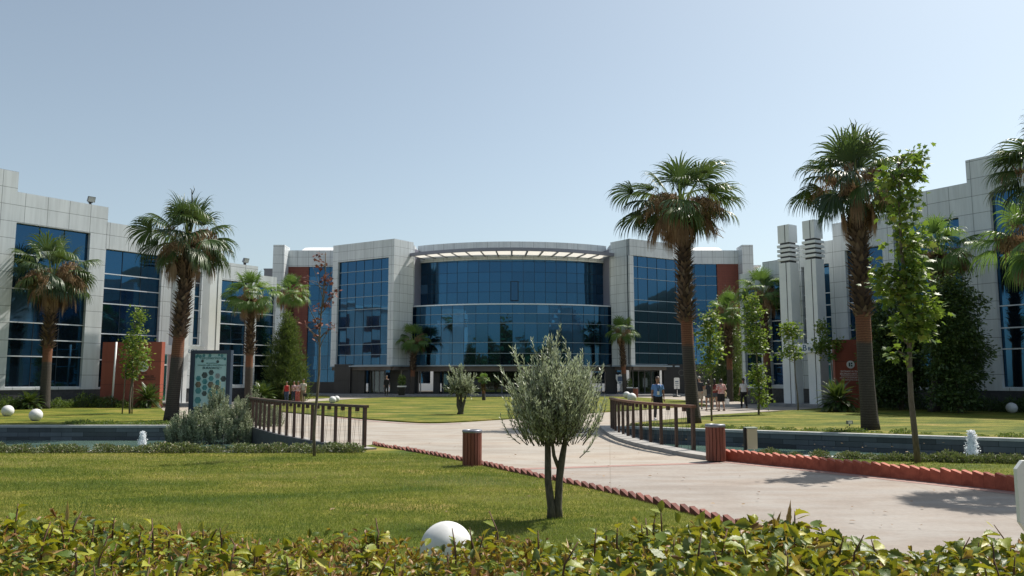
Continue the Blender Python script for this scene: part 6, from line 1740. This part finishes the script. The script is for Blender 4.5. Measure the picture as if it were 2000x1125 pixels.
# ------------------------------------------------------------------ pots and sign stands in front of the building
def pot(px, py, s, label):
    a = g(px, py, .2); T = thing('potted_plant', (a[0], a[1], .2), label, 'potted plant', 'square potted plants at the building')
    mb = MB(); mb.hexa([(-.26 * s, -.26 * s, 0), (.26 * s, -.26 * s, 0), (.26 * s, .26 * s, 0), (-.26 * s, .26 * s, 0)], [(-.33 * s, -.33 * s, .75 * s), (.33 * s, -.33 * s, .75 * s), (.33 * s, .33 * s, .75 * s), (-.33 * s, .33 * s, .75 * s)]); mb.build('pot', M['black'], T, world=False)
    mb = MB(); mb.box((0, 0, .81 * s), (.76 * s, .76 * s, .12 * s)); mb.build('rim', M['white'], T, world=False)
    rng = np.random.default_rng(int(px)); n = 500; d = rdirs(rng, n) * rng.random((n, 1)) ** .4
    cloud('foliage', OVAL, d * [.36 * s, .36 * s, .55 * s] + [0, 0, 1.35 * s], d + rng.normal(0, .5, (n, 3)), rng.normal(0, .5, (n, 3)) + [0, 0, 1], .13 * s, M['shrub'], T, rng=rng)
pot(784.5, 772, 1.0, 'square dark pot with clipped shrub left of the lawn edge palm'); pot(1229.5, 770, .8, 'dark pot with a loose green shrub beside the right corner palm')
def stand(px, py, shield, label):
    a = g(px, py, .0); z0 = .2 if shield else 0.0
    if shield: a = g(px, py, .2)
    T = thing('sign_stand', (a[0], a[1], z0), label, 'sign stand', 'small white sign stands at the building')
    mb = MB(); mb.lathe([(.42, 0), (.42, .05), (.34, .12), (.05, .16), (.04, 1.0)], 16); mb.build('base', M['steel'] if shield else M['black'], T, world=False)
    mb = MB()
    if shield: o_ = [(0, .85), (.28, 1.15), (.42, 1.5), (.42, 1.95), (.2, 1.88), (0, 2.0), (-.2, 1.88), (-.42, 1.95), (-.42, 1.5), (-.28, 1.15)]
    else: o_ = [(-.26, .75), (.26, .75), (.26, 1.75), (.2, 1.81), (-.2, 1.81), (-.26, 1.75)]
    i0 = [mb.vert((x, -.03, z)) for x, z in o_]; i1 = [mb.vert((x, .03, z)) for x, z in o_]
    mb.face(i0); mb.face(i1[::-1])
    for k in range(len(o_)): mb.face([i0[k], i1[k], i1[(k + 1) % len(o_)], i0[(k + 1) % len(o_)]])
    pl_ = mb.build('plate', M['white'], T, world=False)
    mb = MB()
    if shield: mb.box((0, -.036, 1.5), (.5, .01, .5)); mb.box((0, -.036, 1.12), (.22, .01, .12))
    else: mb.box((0, -.036, 1.45), (.3, .01, .09)); mb.box((0, -.036, 1.28), (.34, .01, .05)); mb.box((0, -.036, 1.1), (.3, .01, .05))
    mb.build('print', plain('blue_print', (.10, .14, .22), .5), pl_, world=False)
stand(1211.5, 769.5, True, 'shield-shaped blue and white sign stand under the right corner bay'); stand(1322.5, 775.3, False, 'narrow white sign stand on the paving before the dark right wall')

# ------------------------------------------------------------------ people
SKIN = plain('skin', (.36, .20, .13), .55); SKIN2 = plain('skin_tanned', (.26, .135, .085), .55); HAIR = plain('dark_hair', (.018, .012, .009), .5); HAIRB = plain('brown_hair', (.07, .035, .02), .5); GREYH = plain('grey_hair', (.30, .28, .26), .6)
def remeshed(name, mb, mat, parent, vox=.017, sm_=True):
    me = bpy.data.meshes.new('tmp'); me.from_pydata(mb.v, [], mb.f); me.update()
    o = bpy.data.objects.new('tmp', me); col.objects.link(o)
    r = o.modifiers.new('r', 'REMESH'); r.mode = 'VOXEL'; r.voxel_size = vox; r.use_smooth_shade = True
    s_ = o.modifiers.new('s', 'SMOOTH'); s_.iterations = 5; s_.factor = .5
    me2 = bpy.data.meshes.new_from_object(o.evaluated_get(bpy.context.evaluated_depsgraph_get()))
    bpy.data.objects.remove(o); me2.name = name; me2.materials.clear(); me2.materials.append(mat)
    me2.polygons.foreach_set('use_smooth', [True] * len(me2.polygons))
    return me2
def person(px, py, h, face_rz, label, top, legs, hair, skin=SKIN, sleeves='short', legtype='long', hairstyle='short', stride=.18, arms=(.1, .1, .15, .15), head=(0, 0), build=1.0, z=0.0, shoe='black', Y=None, topmat2=None, group='people walking on the campus', shawl=False):
    a = g(px, py, z) if Y is None else (at(px, 742, Y)[0], Y); T = thing('person', (a[0], a[1], z), label, 'person', group, face_rz)
    k = h / 1.74; V = lambda x, y, z_: Vector((x * k, y * k, z_ * k)); w = build
    # joints: the figure faces -Y; stride swings the legs, arms = forward swing L, R and elbow bend L, R
    hipL, hipR = V(.09, 0, .92), V(-.09, 0, .92); s = stride
    kL, kR = V(.10, -s * .55 - .03, .50), V(-.10, s * .25 - .05, .50)
    aL, aR = V(.105, -s * .75, .09), V(-.105, s * .95, .11)
    shL, shR = V(.158 * w, .0, 1.385), V(-.158 * w, .0, 1.385)
    def arm(sh, sx, sw, bend):
        el = sh + V(sx * .055, 0, 0) + V(0, -math.sin(sw) * .29, -math.cos(sw) * .29)
        wr = el + V(sx * .015, -math.sin(sw + bend) * .25, -math.cos(sw + bend) * .25)
        return el, wr
    eL, wL = arm(shL, 1, arms[0], arms[2]); eR, wR = arm(shR, -1, arms[1], arms[3])
    hc = V(0, -.015 - .05 * head[0], 1.625 - .012 * head[0])
    b = MB()
    for hp, kn, an in ((hipL, kL, aL), (hipR, kR, aR)):
        b.tube([hp + V(0, 0, .02), hp.lerp(kn, .5) + V(0, -.01, 0), kn, kn.lerp(an, .4) + V(0, .015, 0), an], [.088 * k * w, .075 * k * w, .052 * k, .050 * k, .034 * k], 10)
        b.tube([an + V(0, .04, -.05), an + V(0, -.04, -.06), an + V(0, -.15, -.068)], [.032 * k, .036 * k, .022 * k], 8)
    def torso(mb, ex, zs=((.86, .155, .105), (.95, .165, .115), (1.06, .135 + .03 * (w - 1), .10), (1.18, .145, .105), (1.30, .158, .112), (1.38, .145, .095), (1.43, .085, .072))):
        rows = []
        for (z_, rx, ry) in zs:
            rows.append([mb.vert(V(math.cos(2 * PI * i / 16) * (rx * w + ex), math.sin(2 * PI * i / 16) * (ry * (1 + (w - 1) * 1.6) + ex) + .005, z_)) for i in range(16)])
        for i in range(len(rows) - 1):
            for j in range(16): q = (j + 1) % 16; mb.face([rows[i][j], rows[i][q], rows[i + 1][q], rows[i + 1][j]])
        mb.face(rows[0][::-1]); mb.face(rows[-1])
    torso(b, 0)
    b.tube([V(0, .01, 1.40), V(0, -.0, 1.53), hc + V(0, .01, 0)], [.062 * k, .052 * k, .05 * k], 10)
    b.ell(hc, (.078 * k, .096 * k, .114 * k), 16, 12)
    b.ell(hc + V(0, -.03, -.065), (.048 * k, .058 * k, .045 * k), 10, 8)
    b.ell(hc + V(0, -.095, -.012), (.013 * k, .02 * k, .026 * k), 8, 6)
    for sx in (-1, 1): b.ell(hc + V(sx * .076, .008, -.005), (.012 * k, .02 * k, .032 * k), 8, 6)
    for sh, el, wr in ((shL, eL, wL), (shR, eR, wR)):
        b.tube([sh.lerp(V(0, 0, 1.40), .25), sh, sh.lerp(el, .5), el, el.lerp(wr, .4), wr], [.05 * k, .055 * k, .044 * k * w, .037 * k, .036 * k, .024 * k], 10)
    bodym = remeshed('body', b, skin, T, .016)
    # hands: palm, four unequal bent fingers and a side thumb, joined to the body mesh
    hm = MB()
    for wr, el, sx in ((wL, eL, 1), (wR, eR, -1)):
        d = (wr - el).normalized(); sd = Vector((0, -1, 0)); sd = (sd - d * sd.dot(d)).normalized(); pn_ = d.cross(sd) * sx
        hm.tube([wr - d * .015 * k, wr + d * .035 * k, wr + d * .085 * k], [.024 * k, .034 * k, .030 * k], 8)
        for q, (o, ln) in enumerate(((.027, .066), (.010, .076), (-.009, .070), (-.026, .055))):
            r0 = wr + d * .078 * k + sd * o * k; r1 = r0 + (d + pn_ * -.12) * ln * .5 * k; r2 = r1 + (d * .8 - pn_ * .5) * ln * .5 * k
            hm.tube([r0, r1, r2], [.0095 * k, .0088 * k, .0065 * k], 6)
        r0 = wr + d * .03 * k + sd * .03 * k; hm.tube([r0, r0 + (d * .6 + sd * .75) * .032 * k, r0 + (d * 1.0 + sd * .8) * .055 * k], [.0115 * k, .010 * k, .007 * k], 6)
    nv = len(bodym.vertices)
    VV = [tuple(v.co) for v in bodym.vertices] + [tuple(v) for v in hm.v]; FF = [tuple(p.vertices) for p in bodym.polygons] + [tuple(i + nv for i in f) for f in hm.f]
    me = bpy.data.meshes.new('body'); me.from_pydata(VV, [], FF); me.polygons.foreach_set('use_smooth', [True] * len(FF)); me.materials.append(skin); me.update()
    bo = link_mesh('body', me, T)
    # eyes, brows and mouth
    f = MB()
    for sx in (-1, 1): f.ell(hc + V(sx * .030, -.080, .012), (.010 * k, .006 * k, .006 * k), 8, 5); f.box(hc + V(sx * .030, -.083, .032), (.028 * k, .008 * k, .006 * k))
    f.box(hc + V(0, -.087, -.050), (.036 * k, .008 * k, .007 * k)); f.build('face_features', HAIR, T, world=False)
    # upper garment
    t = MB(); torso(t, .014, ((.93, .165, .115), (1.0, .155, .112), (1.10, .142, .104), (1.20, .148, .108), (1.30, .158, .112), (1.375, .142, .096), (1.425, .088, .074)))
    for sh, el, wr in ((shL, eL, wL), (shR, eR, wR)):
        if sleeves == 'short': t.tube([sh.lerp(V(0, 0, 1.40), .35), sh, sh.lerp(el, .25), sh.lerp(el, .62)], [.040 * k, .056 * k, .060 * k, .060 * k * w], 12)
        elif sleeves == 'long': t.tube([sh.lerp(V(0, 0, 1.40), .3), sh, el, wr], [.040 * k, .056 * k, .050 * k, .036 * k], 12)
        else: t.tube([sh.lerp(V(0, 0, 1.40), .4), sh.lerp(V(0, 0, 1.40), .08)], [.045 * k, .052 * k], 12)
    if shawl: t.tube([V(-.23, .03, 1.15), V(-.17, .0, 1.40), V(0, .02, 1.44), V(.17, 0, 1.40), V(.23, .03, 1.15)], [.09 * k, .085 * k, .07 * k, .085 * k, .09 * k], 12)
    me = remeshed('shirt', t, top, T, .017); link_mesh('shirt', me, T)
    # lower garment
    t = MB(); torso(t, .010, ((.84, .16, .11), (.93, .166, .116), (1.0, .154, .11)))
    for hp, kn, an in ((hipL, kL, aL), (hipR, kR, aR)):
        if legtype == 'long': t.tube([hp + V(0, 0, .03), hp.lerp(kn, .5) + V(0, -.01, 0), kn, kn.lerp(an, .5) + V(0, .012, 0), an + V(0, 0, .0)], [.103 * k * w, .088 * k * w, .069 * k, .062 * k, .055 * k], 12)
        elif legtype == 'wide': t.tube([hp + V(0, 0, .03), hp.lerp(kn, .5), kn, an + V(0, 0, .02)], [.11 * k * w, .105 * k, .105 * k, .125 * k], 12)
        elif legtype == 'shorts': t.tube([hp + V(0, 0, .03), hp.lerp(kn, .5), hp.lerp(kn, .92)], [.104 * k * w, .098 * k * w, .092 * k * w], 12)
        elif legtype == 'brief': t.tube([hp + V(0, 0, .03), hp.lerp(kn, .45)], [.102 * k * w, .098 * k * w], 12)
        elif legtype == 'skirt': t.tube([hp.lerp(hipL.lerp(hipR, .5), .4) + V(0, 0, .03), (kL.lerp(kR, .5) * .75 + kn * .25) + V(0, 0, .03)], [.115 * k * w, .15 * k * w], 14)
    me = remeshed('trousers' if legtype in ('long', 'wide') else ('skirt' if legtype == 'skirt' else 'shorts'), t, legs, T, .017); link_mesh(me.name, me, T)
    # shoes
    shm = M['white'] if shoe == 'white' else (M['black'] if shoe == 'black' else plain('tan_sandals', (.22, .13, .08), .6))
    for an in (aL, aR):
        t = MB(); t.tube([an + V(0, .055, -.052), an + V(0, -.03, -.050), an + V(0, -.115, -.060), an + V(0, -.165, -.068)], [.036 * k, .044 * k, .040 * k, .022 * k], 10)
        t.box(an + V(0, -.055, -.082), (.075 * k, .235 * k, .02 * k)); t.build('shoe', shm, T, world=False)
    # hair
    t = MB()
    t.ell(hc + V(0, .018, .030), (.091 * k, .104 * k, .100 * k), 14, 10)
    if hairstyle == 'long': t.tube([hc + V(0, .05, .02), hc + V(0, .085, -.10), hc + V(0, .09, -.24)], [.075 * k, .085 * k, .055 * k], 10)
    if hairstyle == 'bob': t.tube([hc + V(0, .04, .02), hc + V(0, .06, -.10)], [.088 * k, .085 * k], 10); t.ell(hc + V(0, .03, .0), (.10 * k, .09 * k, .09 * k), 12, 8)
    if hairstyle == 'ponytail': t.tube([hc + V(0, .09, .04), hc + V(0, .14, -.02), hc + V(0, .11, -.30)], [.03 * k, .036 * k, .016 * k], 8)
    me = remeshed('hair', t, hair, T, .014)
    # keep hair off the face
    keep = [p for p in me.polygons if not (p.center.y < (hc.y - .035 * k) and p.center.z < hc.z + .042 * k)]
    VV = [tuple(v.co) for v in me.vertices]; FF = [tuple(p.vertices) for p in keep]; m2 = bpy.data.meshes.new('hair'); m2.from_pydata(VV, [], FF); m2.polygons.foreach_set('use_smooth', [True] * len(FF)); m2.materials.append(hair); m2.update(); link_mesh('hair', m2, T)
    rot = Matrix.Rotation(face_rz, 3, 'Z')
    T['wl'] = 0; del T['wl']
    return T, {n_: Vector(T.location) + rot @ v for n_, v in (('wL', wL), ('wR', wR), ('shL', shL), ('shR', shR), ('chest', V(0, -.14, 1.2)), ('hip', V(.2, 0, .95)), ('eL', eL), ('eR', eR))}
def cloth(name, c, c2=None, scale=20): return nmat(name, c, c2 or tuple(x * .8 for x in c), scale, .85, .1, .005)
red = cloth('red_cotton', (.50, .03, .03)); jeans = cloth('blue_denim', (.05, .075, .13)); cream = cloth('cream_shirt', (.58, .54, .46)); khaki = cloth('khaki_cloth', (.34, .28, .21)); pinkw = cloth('white_pink_top', (.62, .50, .50), (.55, .30, .32), 12); redtr = cloth('red_patterned_trousers', (.42, .05, .05), (.50, .20, .17), 18)
dark = cloth('black_cloth', (.012, .012, .015)); blue = cloth('light_blue_cotton', (.13, .27, .55)); greyt = cloth('dark_grey_cotton', (.035, .04, .045)); beige = cloth('beige_cotton', (.42, .36, .28)); floral = cloth('pink_floral_cloth', (.62, .52, .48), (.52, .13, .12), 14); whitec = cloth('white_cotton', (.66, .65, .64)); denim = cloth('grey_denim', (.06, .075, .095)); blackred = cloth('dark_top_red_print', (.03, .02, .02), (.28, .05, .04), 16)
person(560.5, 783.5, 1.50, 0.0, 'person in red sleeveless top and jeans, leftmost of the walking group', red, jeans, HAIR, sleeves='none', hairstyle='bob', stride=.10, shoe='black', build=1.08, Y=54.3)
person(574.5, 781.5, 1.52, 0.1, 'person mostly hidden behind the one in red patterned trousers', pinkw, jeans, HAIR, sleeves='none', hairstyle='long', stride=.08, Y=55.2)
person(582.8, 784.5, 1.52, -0.1, 'person in pale pink top and long red patterned trousers', pinkw, redtr, HAIR, sleeves='short', legtype='wide', hairstyle='long', arms=(.1, .35, .9, 1.3), stride=.08, shoe='tan', Y=54.4)
mt, J = person(593.0, 785.3, 1.66, -0.25, 'person in cream shirt and khaki trousers, rightmost of the walking group', cream, khaki, HAIR, sleeves='short', arms=(.25, .5, .15, 1.2), stride=.10, build=1.12, Y=54.5)
w = J['wL']; T = thing('handbag', (w.x, w.y, w.z - .34), 'small black bag held by the person in the cream shirt', 'handbag')
mb = MB(); mb.box((w.x, w.y, w.z - .24), (.26, .10, .20)); mb.build('bag_body', M['black'], T); mb = MB(); mb.tube([(w.x - .08, w.y, w.z - .14), (w.x, w.y, w.z - .05), (w.x + .08, w.y, w.z - .14)], .008, 6); mb.build('handle', M['black'], T)
person(754.5, 773.0, 1.80, 0.3, 'person in black standing in the dark passage under the building', dark, dark, HAIR, sleeves='long', stride=.03, arms=(.1, .1, .3, .5), z=.2)
mt, J = person(1285.5, 821.0, 1.74, 0.05, 'person in light blue shirt with badge and black trousers behind the right railing', blue, dark, HAIRB, skin=SKIN2, sleeves='short', stride=.07, head=(.7, 0), shoe='white', arms=(.06, .06, .12, .12), build=1.1)
T = thing('name_badge', J['chest'], 'white name badge hanging on a dark blue lanyard', 'name badge')
c = J['chest']; mb = MB(); mb.box((c.x - .01, c.y - .012, c.z - .12), (.10, .008, .14), .1); mb.build('card', M['white'], T)
mb = MB()
for sx in (-1, 1): mb.tube([(c.x + sx * .062, c.y + .045, c.z + .245), (c.x + sx * .05, c.y + .005, c.z + .12), (c.x - .01, c.y - .006, c.z - .05)], .008, 5)
mb.build('lanyard', plain('navy_lanyard', (.01, .02, .08), .6), T)
person(1367, 799.5, 1.80, PI - .3, 'person in dark grey shirt and beige shorts walking behind the tallest palm', greyt, beige, GREYH, sleeves='short', legtype='shorts', stride=.14, shoe='black')
mt, J = person(1384.5, 802, 1.62, PI + .1, 'person with long dark hair, dark top and short skirt, walking away', greyt, denim, HAIR, sleeves='none', legtype='brief', hairstyle='long', stride=.10, arms=(.3, .2, .9, .6), shoe='tan')
w = J['hip']; T = thing('handbag', (w.x, w.y, w.z - .2), 'tan handbag at the hip of the long-haired walker', 'handbag')
mb = MB(); mb.box((w.x + .0, w.y, w.z + .05), (.12, .26, .34)); mb.build('bag_body', beige, T); mb = MB(); mb.tube([(w.x, w.y - .1, w.z + .2), (J['shL'].x, J['shL'].y, J['shL'].z + .03), (w.x, w.y + .1, w.z + .2)], .01, 5); mb.build('strap', beige, T)
person(1396.5, 800.5, 1.66, PI - .1, 'person in a dark top with red print, half hidden between two walkers', blackred, denim, HAIR, sleeves='short', legtype='brief', hairstyle='long', stride=.12, shoe='tan')
mt, J = person(1409.5, 802.8, 1.64, PI + .15, 'person in pink floral top and black knee-length shorts, walking away', floral, dark, HAIR, sleeves='short', legtype='shorts', hairstyle='bob', stride=.12, build=1.14, arms=(.5, .15, 1.0, .3), shoe='tan', shawl=True)
w = J['wR']; T = thing('straw_bag', (w.x, w.y, w.z - .2), 'round straw bag at the side of the walker in pink floral top', 'straw bag')
mb = MB(); R_ = Matrix.Rotation(.5, 3, 'Y'); mb.ell((w.x - .10, w.y - .12, w.z + .08), (.21, .07, .16), 16, 10, R_); mb.build('bag_body', plain('straw_weave', (.62, .49, .31), .8), T)
mb = MB(); mb.tube([(w.x - .08, w.y - .1, w.z + .2), (J['shR'].x, J['shR'].y - .1, J['shR'].z + .04)], .009, 5); mb.build('strap', plain('straw_strap', (.5, .35, .2), .8), T)
T = thing('shopping_bag', (w.x + .12, w.y, w.z - .52), 'white paper shopping bag hanging low beside the floral top', 'shopping bag')
mb = MB(); mb.box((w.x + .12, w.y, w.z - .34), (.22, .10, .28), .2); mb.build('bag_body', M['white'], T); mb = MB(); mb.tube([(w.x + .04, w.y, w.z - .16), (w.x + .06, w.y, w.z - .06), (w.x + .2, w.y, w.z - .16)], .006, 5); mb.build('handle', M['white'], T)
person(1453.5, 797.5, 1.70, PI + .05, 'person in white shirt and black trousers with dark ponytail, walking away alone', whitec, dark, HAIR, sleeves='short', hairstyle='ponytail', stride=.16, shoe='tan', build=1.02)
